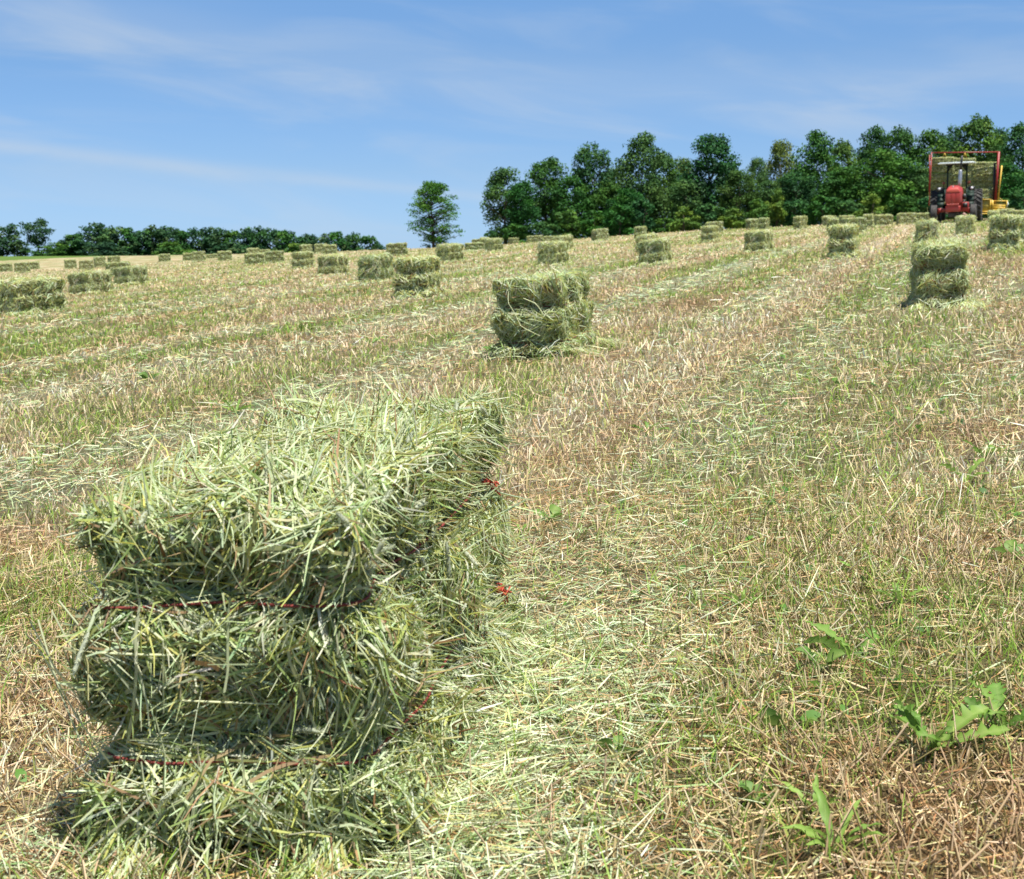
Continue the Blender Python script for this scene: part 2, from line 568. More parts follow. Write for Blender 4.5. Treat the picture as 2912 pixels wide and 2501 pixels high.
def ribbons(P, W, side, cols):
    """P (n,K,3) centre lines, W (n,K) widths, side (n,3) or (n,K,3), cols (n,3) or (n,K,3) -> verts, faces, colours"""
    n, K, _ = P.shape
    if side.ndim == 2: side = side[:, None, :]
    if cols.ndim == 2: cols = np.repeat(cols[:, None], K, 1)
    a = P + side * W[..., None] / 2; b = P - side * W[..., None] / 2
    v = np.stack([a, b], 2).reshape(-1, 3)
    base = (np.arange(n) * K * 2)[:, None] + (np.arange(K - 1) * 2)[None]
    f = np.stack([base, base + 1, base + 3, base + 2], -1).reshape(-1, 4)
    return v, f, np.repeat(cols[:, :, None], 2, 2).reshape(-1, 3)


def stems(P, W, cols):
    """thin three-sided stalks"""
    n, K, _ = P.shape
    if cols.ndim == 2: cols = np.repeat(cols[:, None], K, 1)
    t = unit(np.gradient(P, axis=1))
    ref = np.where(np.abs(t[..., 2:3]) < 0.8, np.array([0., 0, 1]), np.array([1., 0, 0]))
    a = unit(np.cross(t, ref)); b = np.cross(t, a)
    ang = np.arange(3) * 2 * np.pi / 3
    v = P[:, :, None] + W[:, :, None, None] / 2 * (a[:, :, None] * np.cos(ang)[None, None, :, None] + b[:, :, None] * np.sin(ang)[None, None, :, None])
    base = (np.arange(n) * K * 3)[:, None, None] + (np.arange(K - 1) * 3)[None, :, None]
    j = np.arange(3)[None, None]; k = (j + 1) % 3
    f = np.stack([base + j, base + k, base + 3 + k, base + 3 + j], -1).reshape(-1, 4)
    return v.reshape(-1, 3), f, np.repeat(cols[:, :, None], 3, 2).reshape(-1, 3)


def join(parts):
    V = []; Fc = []; Cc = []; n = 0
    for v, f, c in parts:
        V.append(v); Fc.append(f + n); Cc.append(c); n += len(v)
    return np.concatenate(V), np.concatenate(Fc), np.concatenate(Cc)


HAYPAL = np.array([(0.60, 0.67, 0.43), (0.46, 0.55, 0.30), (0.28, 0.37, 0.13), (0.50, 0.51, 0.16), (0.68, 0.72, 0.53), (0.42, 0.30, 0.17), (0.24, 0.13, 0.06), (0.33, 0.38, 0.13)])
HAYP = np.array([0.27, 0.22, 0.12, 0.12, 0.12, 0.05, 0.025, 0.075])


def hay_colours(n, g):
    c = HAYPAL[g.choice(len(HAYPAL), n, p=HAYP)]
    return np.clip(c * g.normal(1, 0.14, (n, 1)) * g.normal(1, 0.05, (n, 3)), 0.02, 0.8)


class Bale:
    """shape of a tied bale: long axis y, twine at the heights in zs, the hay pinched in along it"""

    def __init__(s, W=0.38, Lg=0.92, H=0.46, zs=(0.145, 0.34), pinch=0.035, flare=0.03, seed=0, top=0.0, step=(.008, .015), rad=.045):
        s.W, s.L, s.H, s.zs, s.pinch, s.flare, s.seed, s.top, s.step, s.rad = W, Lg, H, zs, pinch, flare, seed, top, step, rad

    def d(s, p):
        x, y, z = p[..., 0], p[..., 1], p[..., 2]
        k = s.seed * 1.7
        g = 0
        for q, zc in enumerate(s.zs):
            zz = zc + 0.008 * np.sin(x * 9 + k + q) + 0.008 * np.sin(y * 7 + 2 * k)
            g = g + s.pinch * np.exp(-((z - zz) / np.where(z > zz, 0.058, 0.026)) ** 2)   # undercut above the twine, bulging out below it
        lump = 0.010 * np.sin(x * 17 + k) * np.sin(y * 13 + z * 9 + k) + 0.009 * np.sin(z * 23 + y * 19 + 1.3 * k) + 0.007 * np.sin(x * 31 - z * 27 + k)
        fl = s.flare * np.clip(1 - z / (s.zs[0] * 1.05 + 0.02), 0, 1)
        ends = 0.55 + 0.45 * smooth(s.L * 0.25, s.L * 0.48, np.abs(y))
        lo = smooth(s.zs[-1] + .03, s.zs[-1] - .06, z) * .6 + .4 * np.clip(1 - z / s.zs[-1], 0, 1)                      # each lobe stands out a little beyond the one above
        hx = s.W / 2 - g * ends + lump + fl * 1.1 + s.step[0] * lo
        hy = s.L / 2 - g * 1.15 + lump + fl + s.step[1] * lo
        hz = s.H / 2 + lump * 1.2 + s.top * (x / s.W) 
        r = s.rad
        q = np.stack([np.abs(x) - hx, np.abs(y) - hy, np.abs(z - s.H / 2) - hz], -1) + r
        return np.linalg.norm(np.maximum(q, 0), axis=-1) + np.minimum(q.max(-1), 0) - r

    def grad(s, p, e=2e-3):
        g = np.stack([s.d(p + np.eye(3)[i] * e) - s.d(p - np.eye(3)[i] * e) for i in range(3)], -1)
        return unit(g)

    def onto(s, p, off=0.0, it=3):
        for _ in range(it):
            p = p - (s.d(p) - off)[..., None] * s.grad(p)
        return p

    def sample(s, n, g, wts=(1, .8, 1, 1, 1)):
        """points on front, back, left, right and top, by area times weight"""
        W, Lg, H = s.W, s.L, s.H
        ar = np.array([W * H, W * H, Lg * H, Lg * H, W * Lg]) * np.array(wts)
        k = g.choice(5, n, p=ar / ar.sum())
        a = g.uniform(-0.52, 0.52, n); b = g.uniform(0, 1, n)
        p = np.zeros((n, 3))
        m = k == 0; p[m] = np.stack([a[m] * W, np.full(m.sum(), -Lg / 2), b[m] * H], -1)
        m = k == 1; p[m] = np.stack([a[m] * W, np.full(m.sum(), Lg / 2), b[m] * H], -1)
        m = k == 2; p[m] = np.stack([np.full(m.sum(), -W / 2), a[m] * Lg, b[m] * H], -1)
        m = k == 3; p[m] = np.stack([np.full(m.sum(), W / 2), a[m] * Lg, b[m] * H], -1)
        m = k == 4; p[m] = np.stack([a[m] * W, (b[m] - .5) * 1.02 * Lg, np.full(m.sum(), H)], -1)
        return s.onto(p), k

    def core(s, name, shrink, nu=64, nv=18):
        """a closed body: rings from the ground up, closed over the top"""
        th = np.arange(nu) / nu * 2 * np.pi
        zs = np.linspace(0.0, s.H * 0.94, nv)
        e = 0.28
        cx = np.sign(np.cos(th)) * np.abs(np.cos(th)) ** e * s.W / 2
        cy = np.sign(np.sin(th)) * np.abs(np.sin(th)) ** e * s.L / 2
        rings = []
        for z in zs:
            p = np.stack([cx, cy, np.full(nu, z)], -1)
            for _ in range(4):
                gr = s.grad(p); gr[:, 2] = 0; gr = unit(gr)
                p = p - np.clip(s.d(p) + shrink, -.04, .04)[:, None] * gr
            rings.append(p)
        top = rings[-1].copy()
        for f, up in ((0.9, 0.035 * s.H / .46), (0.6, 0.045 * s.H / .46), (0.25, 0.05 * s.H / .46)):
            q = top.copy(); q[:, :2] *= f; q[:, 2] = s.H * 0.94 + up - shrink + s.top * q[:, 0] / s.W
            rings.append(q)
        v = np.concatenate(rings + [np.array([[0, 0, s.H * 0.99 - shrink]]), np.array([[0, 0, 0.0]])])
        K = len(rings)
        i = np.arange(K - 1)[:, None] * nu; j = np.arange(nu)[None]; k = (j + 1) % nu
        f4 = np.stack([i + j, i + k, i + nu + k, i + nu + j], -1).reshape(-1, 4)
        c = K * nu
        f3 = np.array([((K - 1) * nu + q, (K - 1) * nu + (q + 1) % nu, c) for q in range(nu)] + [((q + 1) % nu, q, c + 1) for q in range(nu)])
        return mesh_np(name, v, [f4, f3], CORE, None, True)

    def strand_lines(s, n, g, K, len_rng, off_rng, wts, lift=0.5, coherent=0.72):
        p, face = s.sample(n, g, wts)
        nrm = s.grad(p)
        up = np.where(np.abs(nrm[:, 2:3]) < 0.75, np.array([0., 0, 1]), np.array([1., 0, 0]))
        e1 = unit(np.cross(up, nrm)); e2 = np.cross(nrm, e1)
        # neighbouring strands lie roughly alike, as they were swept and packed
        sd = s.seed * 13
        base = 2.2 * np.pi * fbm(p[:, 0] * 7 + p[:, 1] * 7 + 31.0, p[:, 2] * 9 + p[:, 1] * 3 + 17.0, 200 + sd, 2)
        ang = np.where(g.random(n) < coherent, base + g.normal(0, 0.45, n), g.uniform(0, 2 * np.pi, n))
        ln = g.gamma(4.0, 1.0, n) / 4.0 * (len_rng[1] - len_rng[0]) * 0.6 + len_rng[0]
        side = np.isin(face, (2, 3))
        ln = np.where(side, ln * 0.62, ln)
        tng = e1 * np.cos(ang)[:, None] + e2 * np.sin(ang)[:, None]
        tilt = np.where(side, g.normal(0.0, 0.30, n), g.normal(0.0, 0.10, n))
        tng = unit(tng + nrm * tilt[:, None])
        off = g.uniform(off_rng[0], off_rng[1], n)
        curve = g.normal(0, 0.16, n)
        sv = np.linspace(-0.5, 0.5, K)
        bi = np.cross(nrm, tng)
        Q = p[:, None] + tng[:, None] * (sv[None, :, None] * ln[:, None, None]) + bi[:, None] * ((sv ** 2)[None, :, None] * (curve * ln)[:, None, None])
        # kinked straws
        kink = (g.random(n) < 0.14)
        kk = g.uniform(-0.2, 0.25, n)
        da = np.maximum(sv[None] - kk[:, None], 0) * ln[:, None] * kink[:, None]
        Q = Q + bi[:, None] * (da * g.normal(0, 0.9, n)[:, None])[..., None]
        lifted = g.random(n) < lift
        lf = np.where(lifted, np.abs(g.normal(0, 0.025, n)), 0.0)
        d = s.d(Q); G = s.grad(Q)
        target = off[:, None] + np.maximum(sv, 0)[None] ** 1.5 * lf[:, None] * 3
        hug = np.where(g.random(n) < 0.90, 0.97, 0.35)[:, None]
        Q = Q - (np.clip(d - target, -0.2, 0.2) * np.where(d - target > 0, hug, 0.95))[..., None] * G
        Q[..., 2] = np.maximum(Q[..., 2], 0.004)
        return Q, nrm, tng, face

    def strands(s, name, n, g, K=5, len_rng=(0.04, 0.16), wid=(0.0018, 0.0046), off_rng=(-0.026, 0.008), wts=(1, .8, 1, 1, 1), stem_frac=0.35, lift=0.4, keep=0):
        Q, nrm, tng, face = s.strand_lines(n, g, K, len_rng, off_rng, wts, lift)
        w = g.uniform(wid[0], wid[1], n)
        prof = np.ones(K); prof[-1] = 0.45
        Wd = w[:, None] * prof[None]
        side = unit(np.cross(tng, nrm) + nrm * g.normal(0, 0.7, n)[:, None])
        cols = hay_colours(n, g)
        st = g.random(n) < stem_frac
        parts = []
        if st.any(): parts.append(stems(Q[st], Wd[st] * 0.8, cols[st]))
        if (~st).any(): parts.append(ribbons(Q[~st], Wd[~st], side[~st], cols[~st]))
        v, f, c = join(parts)
        return mesh_np(name, v, f, HAY, c)

    def twine_pts(s, zc, n=120, off=-0.004):
        th = np.arange(n + 1) / n * 2 * np.pi
        p = np.stack([np.sign(np.cos(th)) * np.abs(np.cos(th)) ** .3 * s.W / 2, np.sign(np.sin(th)) * np.abs(np.sin(th)) ** .3 * s.L / 2, np.full(n + 1, zc)], -1)
        for _ in range(4):
            gr = s.grad(p); gr[:, 2] = 0; gr = unit(gr)
            p = p - np.clip(s.d(p) - off, -.05, .05)[:, None] * gr
        return p


def seed_head_mesh(Lh, seed):
    """a timothy head: a slim cylinder rough with tiny florets, on a bit of stalk"""
    g = np.random.default_rng(seed)
    K, n = 14, 7
    t = np.linspace(0, 1, K)
    bend = g.normal(0, 0.18)
    line = np.stack([t * Lh, bend * Lh * (t ** 2), 0 * t], -1)
    r = 0.0036 * np.clip(np.minimum(t * 9, (1 - t) * 5) + 0.25, 0, 1)
    ang = np.arange(n) / n * 2 * np.pi
    rr = r[:, None] * g.uniform(0.75, 1.2, (K, n))
    v = line[:, None] + np.stack([0 * rr, rr * np.cos(ang), rr * np.sin(ang)], -1)
    i = np.arange(K - 1)[:, None] * n; j = np.arange(n)[None]; k = (j + 1) % n
    f = np.stack([i + j, i + k, i + n + k, i + n + j], -1).reshape(-1, 4)
    c = np.repeat(np.array([(0.46, 0.50, 0.38)]), K * n, 0) * g.uniform(0.7, 1.2, (K * n, 1))
    # florets
    m = 90
    ti = g.random(m); pa = g.uniform(0, 2 * np.pi, m)
    q = np.stack([ti * Lh, bend * Lh * ti ** 2, 0 * ti], -1)
    out = np.stack([0.7 + 0 * pa, np.cos(pa), np.sin(pa)], -1)
    P = np.stack([q + out * 0.002, q + out * 0.0062], 1)
    side = unit(np.cross(out, np.array([1., 0, 0])))
    v2, f2, c2 = ribbons(P, np.array([[0.0022, 0.0006]]).repeat(m, 0), side, np.repeat(np.array([(0.58, 0.62, 0.48)]), m, 0))
    sp = np.stack([np.array([-0.05, 0.004, 0]) * (1 - a) for a in np.linspace(0, 1, 4)])[None]
    v3, f3, c3 = stems(sp, np.full((1, 4), 0.0016), np.array([(0.36, 0.42, 0.2)]))
    V, Fc, Cc = join([(v.reshape(-1, 3), f, c), (v2, f2, c2), (v3, f3, c3)])
    return mesh_np('seed_head', V, Fc, HAY, Cc)


def place(o, p, yaw):
    o.location = p
    o.rotation_euler = (0, 0, yaw)


def slope_tilt(o, p):
    """lets a thing sit on the slope, keeping its turn about the upright"""
    e = 0.3
    zx = float(terrain(p[0] + e, p[1]) - terrain(p[0] - e, p[1])) / (2 * e)
    zy = float(terrain(p[0], p[1] + e) - terrain(p[0], p[1] - e)) / (2 * e)
    nrm = Vector((-zx, -zy, 1)).normalized()
    q = Vector((0, 0, 1)).rotation_difference(nrm)
    o.rotation_mode = 'QUATERNION'
    o.rotation_quaternion = q @ o.rotation_euler.to_quaternion()


def copy_tree(o, parent=None):
    c = o.copy(); COL.objects.link(c)
    if parent is not None: c.parent = parent
    for ch in list(o.children):
        copy_tree(ch, c)
    return c


GB = 'hay bales lying in the field'
g = np.random.default_rng(3)

# ---- the big bale in front
hero = Bale(0.385, 0.93, 0.478, (0.140, 0.345), 0.027, 0.030, 1, step=(.012, .030), rad=.024)
HX = np.array([math.sin(HERO_DIR), math.cos(HERO_DIR)])
hc = HERO_FRONT[:2] + HX * hero.L / 2
hp = np.array([hc[0], hc[1], float(terrain(hc[0], hc[1])) - 0.005])
ho = link('hay_bale', hero.core('hay_bale', 0.026, 120, 30), label='large pale green bale filling the foreground, bound twice with red twine', category='hay bale', group=GB)
place(ho, hp, -HERO_DIR)
slope_tilt(ho, hp)
link('loose_hay', hero.strands('loose_hay', 33000, g, 5, wid=(0.0017, 0.0043), off_rng=(-0.03, 0.008), wts=(2.0, .6, .6, 1.5, 1.7), len_rng=(0.03, 0.115)), ho, kind='stuff')
# stray ends standing off it and the skirt of hay at its foot
Q, nrm, tng, face = hero.strand_lines(800, g, 6, (0.05, 0.13), (0.0, 0.014), (1.6, .6, 1, 1.4, 1.2), 1.0, .2)
cl_ = hay_colours(800, g)
v, f, c = ribbons(Q, g.uniform(.0014, .0034, 800)[:, None] * np.array([1, 1, 1, 1, .8, .3]), unit(np.cross(tng, nrm) + nrm * g.normal(0, .6, 800)[:, None]), cl_)
link('stray_hay', mesh_np('stray_hay', v, f, HAY, c), ho, kind='stuff')
n = 2600
per = hero.twine_pts(0.06, 400, 0.0)
idx = g.integers(0, 400, n)
p0 = per[idx]; gr = hero.grad(p0); gr[:, 2] = 0; gr = unit(gr)
out = np.abs(g.normal(0, 0.036, n)) * np.where(gr[:, 0] > .5, 2.0, 1)
p0 = p0 + gr * (out - 0.03)[:, None]
zt = g.uniform(0.0, 0.08, n) * np.exp(-np.clip(out, 0, 1) / 0.06)
ang = g.normal(0, 1.0, n)
tt = np.cross(np.array([0., 0, 1]), gr)
dr = unit(gr * np.cos(ang)[:, None] + tt * np.sin(ang)[:, None])
ln = g.uniform(0.025, 0.09, n)
sv = np.linspace(0, 1, 4)
Q = p0[:, None] + dr[:, None] * (sv[None] * ln[:, None] * 0.75)[..., None]
Q[..., 2] = np.maximum(zt[:, None] - (sv[None] ** 1.3) * ln[:, None] * 0.8 + 0.012, g.uniform(0.004, 0.018, n)[:, None])
v, f, c = ribbons(Q, g.uniform(.0018, .004, n)[:, None] * np.array([1, 1, .9, .4]), unit(tt + np.array([0, 0, 1.]) * g.normal(0, .4, n)[:, None]), hay_colours(n, g))
link('hay_skirt', mesh_np('hay_skirt', v, f, HAY, c), ho, kind='stuff')
# long single stalks one can pick out
Qs, nrm, tng, face = hero.strand_lines(150, g, 7, (0.09, 0.26), (0.004, 0.02), (3.0, .1, .3, 1.3, 1.6), 0.8, .25)
pal = np.array([(.56, .60, .40), (.50, .55, .33), (.46, .50, .24), (.44, .32, .18), (.5, .48, .22)])
for q in range(150):
    cc = pal[g.choice(5, p=(.35, .3, .15, .1, .1))] * g.uniform(.85, 1.1)
    w = g.uniform(.0024, .0044)
    if q % 2:
        v, f, c = ribbons(Qs[q:q + 1], np.array([[1, 1, 1, 1, .95, .8, .4]]) * w * 1.2, unit(np.cross(tng[q:q + 1], nrm[q:q + 1]) + nrm[q:q + 1] * g.normal(0, .4)), cc[None])
    else:
        v, f, c = stems(Qs[q:q + 1], np.full((1, 7), w * .85), cc[None])
    link('hay_stalk', mesh_np('hay_stalk', v, f, HAY, c), ho)
# the straws that catch the eye: kinked ones across the end, long ones standing off its left edge
def straw(B, pts, w, col, parent, flat=False, hug=0.012):
    pts = np.array(pts, float)
    if hug is not None:
        pts = B.onto(pts, hug, 4)
    t = np.linspace(0, len(pts) - 1, len(pts) * 3 - 2)
    P_ = np.stack([np.interp(t, range(len(pts)), pts[:, i]) for i in range(3)], -1)[None]
    K = P_.shape[1]
    prof = np.full((1, K), w); prof[0, -1] *= .5
    if flat:
        v, f, c = ribbons(P_, prof, np.array([[.5, -.3, .8]]), np.array([col]))
    else:
        v, f, c = stems(P_, prof, np.array([col]))
    link('hay_stalk', mesh_np('hay_stalk', v, f, HAY, c), parent)


hy_ = -hero.L / 2 - .02
fr = lambda *q: [((a - 640) / 2240, hy_, (2405 - b) / 2240) for a, b in q]
PALE = (.68, .72, .48)
for pts, w, c, fl in ((fr((378, 1640), (475, 1722), (470, 1760), (445, 1948)), .0042, PALE, False), (fr((475, 1722), (515, 1690)), .003, (.5, .56, .26), False),
                      (fr((282, 1745), (420, 1760), (500, 1770)), .0044, PALE, False), (fr((507, 1905), (512, 1830), (540, 1760)), .0032, (.56, .52, .32), False),
                      (fr((507, 1905), (620, 1905), (800, 1925)), .0034, PALE, False), (fr((440, 2070), (560, 2080), (810, 2085)), .0048, (.62, .68, .38), True),
                      (fr((835, 1455), (700, 1485), (640, 1560), (618, 1610)), .0085, (.60, .66, .44), True), (fr((330, 1520), (480, 1515), (590, 1535)), .0048, (.56, .6, .36), True),
                      (fr((600, 1410), (595, 1470), (578, 1530)), .003, PALE, False), (fr((275, 1510), (300, 1600), (320, 1700)), .0058, (.48, .56, .26), True),
                      (fr((560, 1790), (620, 1795), (640, 1810)), .0085, (.50, .30, .16), True), (fr((545, 1780), (530, 1850)), .006, (.46, .29, .14), True),
                      (fr((760, 1985), (765, 2070), (770, 2110)), .006, (.40, .45, .38), False), (fr((860, 1700), (870, 1850), (862, 1900)), .0055, (.52, .6, .3), True)):
    straw(hero, pts, w, c, ho, fl)
for q in range(6):
    z0 = g.uniform(.22, .36); a0 = g.uniform(.03, .09)
    p1 = np.array([-hero.W / 2 + g.uniform(-.01, .10), hy_ - .005 - g.uniform(0, .02), z0 - g.uniform(.06, .14)])
    p2 = np.array([-hero.W / 2 - a0, hy_ + g.uniform(-.03, .06), z0 + g.uniform(-.02, .04)])
    straw(hero, [p2, (p1 + p2) / 2 + [0, -.006, -.004], p1], g.uniform(.0026, .0042), np.array(PALE) * g.uniform(.8, 1.05), ho, q % 2 == 0, None)
heads = [seed_head_mesh(l, 40 + i) for i, l in enumerate((0.05, 0.036, 0.06, 0.028, 0.044))]
pp, ff = hero.sample(52, g, (2.2, .1, .2, 1.3, 1.3))
nn = hero.grad(pp)
for q in range(52):
    s_ = link('seed_head', heads[q % 5], ho)
    nv = Vector(nn[q]); a = Vector((0, 0, 1)) if abs(nv.z) < .8 else Vector((1, 0, 0))
    t1 = nv.cross(a).normalized(); t2 = nv.cross(t1)
    th = g.uniform(0, 6.28)
    xd = (t1 * math.cos(th) + t2 * math.sin(th) + nv * g.normal(0.08, .12)).normalized()
    yd = nv.cross(xd).normalized(); zd = xd.cross(yd)
    m = Matrix((xd, yd, zd)).transposed().to_4x4()
    m.translation = Vector(pp[q]) + nv * 0.008
    s_.matrix_local = m
for zc, dz in ((0.345, 0.0), (0.140, 0.0)):
    p = hero.twine_pts(zc, 160, 0.011)
    MB().tube(p, 0.0021, 6, False).build('twine', TWINE, ho, True)
    # tied ends at the far right edge
    k = int(np.argmin((p[:, 0] - hero.W / 2) ** 2 + (p[:, 1] - hero.L * .42) ** 2))
    a = p[k] + np.array([0.012, 0, 0])
    mb = MB()
    for q in range(7):
        e = a + np.array([g.uniform(0.008, .026), g.uniform(-.015, .015), g.uniform(-.035, .012)])
        mb.tube([a, (a + e) / 2 + g.normal(0, .006, 3), e], [.0034, .0026, .0012], 5)
    mb.lathe([(0.0, -.011), (.009, -.006), (.011, 0), (.008, .007), (0, .012)], 10, 'z', a)
    mb.build('twine_knot', KNOT, ho, True)

# ---- lighter models for the bales farther off
def bale_model(B, n, wid, len_rng, K, nu, nv, seed, twine=0.0, off=(-0.02, 0.012)):
    gg = np.random.default_rng(seed)
    o = bpy.data.objects.new('hay_bale', B.core('hay_bale', 0.012, nu, nv))
    o2 = bpy.data.objects.new('loose_hay', B.strands('loose_hay', n, gg, K, len_rng, wid, off, (1, .8, .9, .9, 1), 0.0, 0.5))
    # tufts spilling at the foot
    m = n // 6
    per = B.twine_pts(0.03, 200, 0.0)
    q0 = per[gg.integers(0, 200, m)]; gr = B.grad(q0); gr[:, 2] = 0; gr = unit(gr)
    q0 = q0 + gr * np.abs(gg.normal(0, .06, m))[:, None]
    an = gg.normal(0, .8, m); t_ = np.cross(np.array([0., 0, 1]), gr); dr = gr * np.cos(an)[:, None] + t_ * np.sin(an)[:, None]
    ln = gg.uniform(.05, .16, m); sv = np.linspace(0, 1, 3)
    Q = q0[:, None] + dr[:, None] * (sv[None] * ln[:, None])[..., None]
    Q[..., 2] = (gg.uniform(0, .06, m)[:, None] * (1 - sv[None])) + .012
    v, f, c = ribbons(Q, np.full((m, 3), wid[1]) * np.array([1, .9, .5]), t_, hay_colours(m, gg))
    o3 = bpy.data.objects.new('fallen_hay', mesh_np('fallen_hay', v, f, HAY, c))
    o2.parent = o; o3.parent = o
    o2['kind'] = 'stuff'; o3['kind'] = 'stuff'
    if twine:
        for zc in B.zs:
            mb = MB().tube(B.twine_pts(zc, 60, 0.002), twine, 4, False)
            me = mesh_np('twine', np.concatenate(mb.v), mb.f4[0], TWINE)
            t = bpy.data.objects.new('twine', me); t.parent = o
    return o


MODELS = {
    'mid_a': bale_model(Bale(0.41, 0.95, 0.49, (0.115, 0.33), 0.034, 0.05, 2), 9000, (.003, .0065), (.05, .2), 5, 80, 22, 2, .003),
    'mid_b': bale_model(Bale(0.42, 0.92, 0.50, (0.11, 0.32), 0.036, 0.05, 3, .02), 9000, (.003, .0065), (.05, .2), 5, 80, 22, 3, .003),
}
for q, (W, H, zs, pin) in enumerate(((.42, .49, (.05, .29), .016), (.41, .52, (.13, .34), .024), (.46, .45, (.03, .25), .012), (.42, .48, (.06, .28), .020))):
    MODELS['mid_' + 'cdef'[q]] = bale_model(Bale(W, .90, H, zs, pin, .03, 4 + q, .015 * (q - 1)), 3400, (.006, .011), (.07, .22), 4, 56, 16, 10 + q)
    MODELS['far_' + 'abcd'[q]] = bale_model(Bale(W, .90, H, zs, pin * 1.1, .03, 9 + q, .02 * (1 - q)), 1300, (.010, .018), (.08, .22), 3, 40, 14, 20 + q)


for pts, w in (([(-.10, -.46, .46), (-.085, -.55, .37), (-.05, -.53, .30), (-.01, -.55, .22), (.10, -.53, .16)], .006), ([(-.19, -.50, .42), (-.195, -.56, .36), (-.195, -.55, .27)], .006),
               ([(.0, -.5, .39), (.09, -.56, .36), (.13, -.55, .30)], .006), ([(-.3, -.45, .30), (-.55, -.5, .23), (-.8, -.52, .19)], .005), ([(-.12, -.55, .12), (-.125, -.545, .05)], .006), ([(-.02, -.2, .52), (.03, -.22, .56)], .006)):
    pts = np.array(pts); t = np.linspace(0, len(pts) - 1, 12)
    v, f, c = stems(np.stack([np.interp(t, range(len(pts)), pts[:, i]) for i in range(3)], -1)[None], np.full((1, 12), w), np.array([PALE]))
    st_ = bpy.data.objects.new('hay_stalk', mesh_np('hay_stalk', v, f, HAY, c)); st_.parent = MODELS['mid_a']


def bale(model, px, py, label, turn=17.0, dist=None, scale=(1, 1, 1), sink=0.0, group=GB, tilt=0.0):
    """px, py: where the middle of the near end's foot stands in the photograph; turn: heading of its long axis"""
    if model not in ('mid_a', 'mid_b'):
        turn += random.uniform(-6, 6)
        tilt += random.uniform(-2.5, 2.5)
        scale = tuple(q * random.uniform(.95, 1.05) for q in scale)
    a = math.radians(turn)
    p = at_dist(px, dist) if dist else ground_at(px + 4, py + 5)
    ax = np.array([math.sin(a), math.cos(a)])
    c = p[:2] + (ax * 0.45 * scale[1] if abs(turn) < 55 else 0)
    o = copy_tree(MODELS[model])
    loc = np.array([c[0], c[1], float(terrain(c[0], c[1])) - 0.008 - sink])
    place(o, loc, -a)
    k = 1.0 if model in ('mid_a', 'mid_b') else 1.0 if model[0] == 'm' else 0.95 if px < 2000 else .90
    o.scale = (scale[0] * k, scale[1] * k, scale[2] * (1.0 if model[0] == 'm' else 1.25 if dist and dist > 78 and px < 1000 else 1.08))
    slope_tilt(o, loc)
    if tilt:
        o.rotation_quaternion = o.rotation_quaternion @ Matrix.Rotation(math.radians(tilt), 3, 'Y').to_quaternion()
    o['label'] = label; o['category'] = 'hay bale'; o['group'] = group
    return o


B = bale
B('mid_a', 1500, 1020, 'bale behind the large foreground bale, with long loose straws hanging over its dark end', 16)
B('mid_b', 2676, 878, 'three tiered bale with white sunlit top standing alone below the tractor', 13, scale=(.87, .9, 1.0))
B('mid_c', 14, 893, 'bale cut off by the left border of the photo, hay spilling at its foot', 24, scale=(1.0, 1.08, 1.0))
B('mid_e', 220, 835, 'squat two tiered bale just right of the one cut off on the left', 14)
B('mid_e', 343, 806, 'bale with a lit right side, half hiding a paler bale just behind it', 16)
B('far_c', 335, 770, 'pale bale peeking out from behind the second row bale on the left', 82, 51)
B('far_c', 15, 741, 'small far bale at the left border below the distant trees', 80, 98)
B('far_a', 62, 743, 'small far bale seen side on, first to the right of the left border', 84, 84)
B('far_c', 92, 738, 'tiny bale tip just behind the small far bale near the left border', 80, 105)
B('far_c', 200, 734, 'far bale before the green strip, left of a pair of far bales', 70, 93, (.9, .85, 1))
B('far_a', 245, 744, 'dark far bale standing a little lower than its neighbours at the green strip', 68, 78, (.95, .9, 1.05))
B('far_d', 284, 732, 'far bale at the right end of the green strip with a small bale tucked behind', 66, 92, (.95, .85, 1.1))
B('far_b', 311, 732, 'small bale tucked behind the far bale at the right end of the green strip', 30, 97)
B('far_d', 468, 726, 'single small far bale below the middle of the distant wood', 78, 112)
B('far_c', 538, 722, 'rear bale of a far overlapping pair below the distant wood', 80, 108)
B('far_a', 566, 727, 'front bale of a far overlapping pair below the distant wood', 75, 92)
B('far_c', 603, 724, 'low sliver of a bale right of the far overlapping pair', 80, 118, (1, 1, .6))
B('far_c', 640, 734, 'pale two layered far bale seen side on, left of the touching pair', 86, 88)
B('far_d', 720, 720, 'square far bale at the crest above the touching pair of bales', 60, 106)
B('far_c', 753, 719, 'low far bale at the crest right of a square one', 82, 112, (1, 1, .7))
B('far_c', 725, 750, 'left bale of two lying end to end, pale tops, seen side on', 84, 61)
B('far_a', 781, 746, 'right bale of two lying end to end, ragged white top, seen side on', 84, 63)
B('mid_d', 845, 763, 'upright dark bale right of the two bales lying end to end', 6)
B('far_d', 856, 717, 'small square bale on the crest behind the upright dark bale', 50, 100)
B('far_a', 913, 714, 'left bale of a small pair on the crest below the wood end', 75, 96)
B('far_c', 939, 722, 'right bale of a small pair on the crest, pale and rounded', 82, 88)
B('mid_e', 926, 780, 'low wide bale with a shaded end, left of a taller dark bale', 19)
B('mid_f', 1046, 800, 'dark bulging bale in the middle left, between a low wide one and a big one', 7)
B('far_c', 1036, 712, 'faint low bale sliver on the crest at the end of the distant wood', 85, 120, (1, 1, .5))
B('far_a', 1130, 725, 'pale topped bale seen side on at the crest left of the lone tree', 85, 60)
B('mid_d', 1166, 845, 'big bale below the lone tree, dark two tiered end and long lit side', 15)
B('mid_c', 1256, 742, 'bale standing just behind the big bale below the lone tree', 22)
B('far_c', 1350, 707, 'low pale bale at the left foot of a small cluster by the wood', 82, 66, (1, 1, .65))
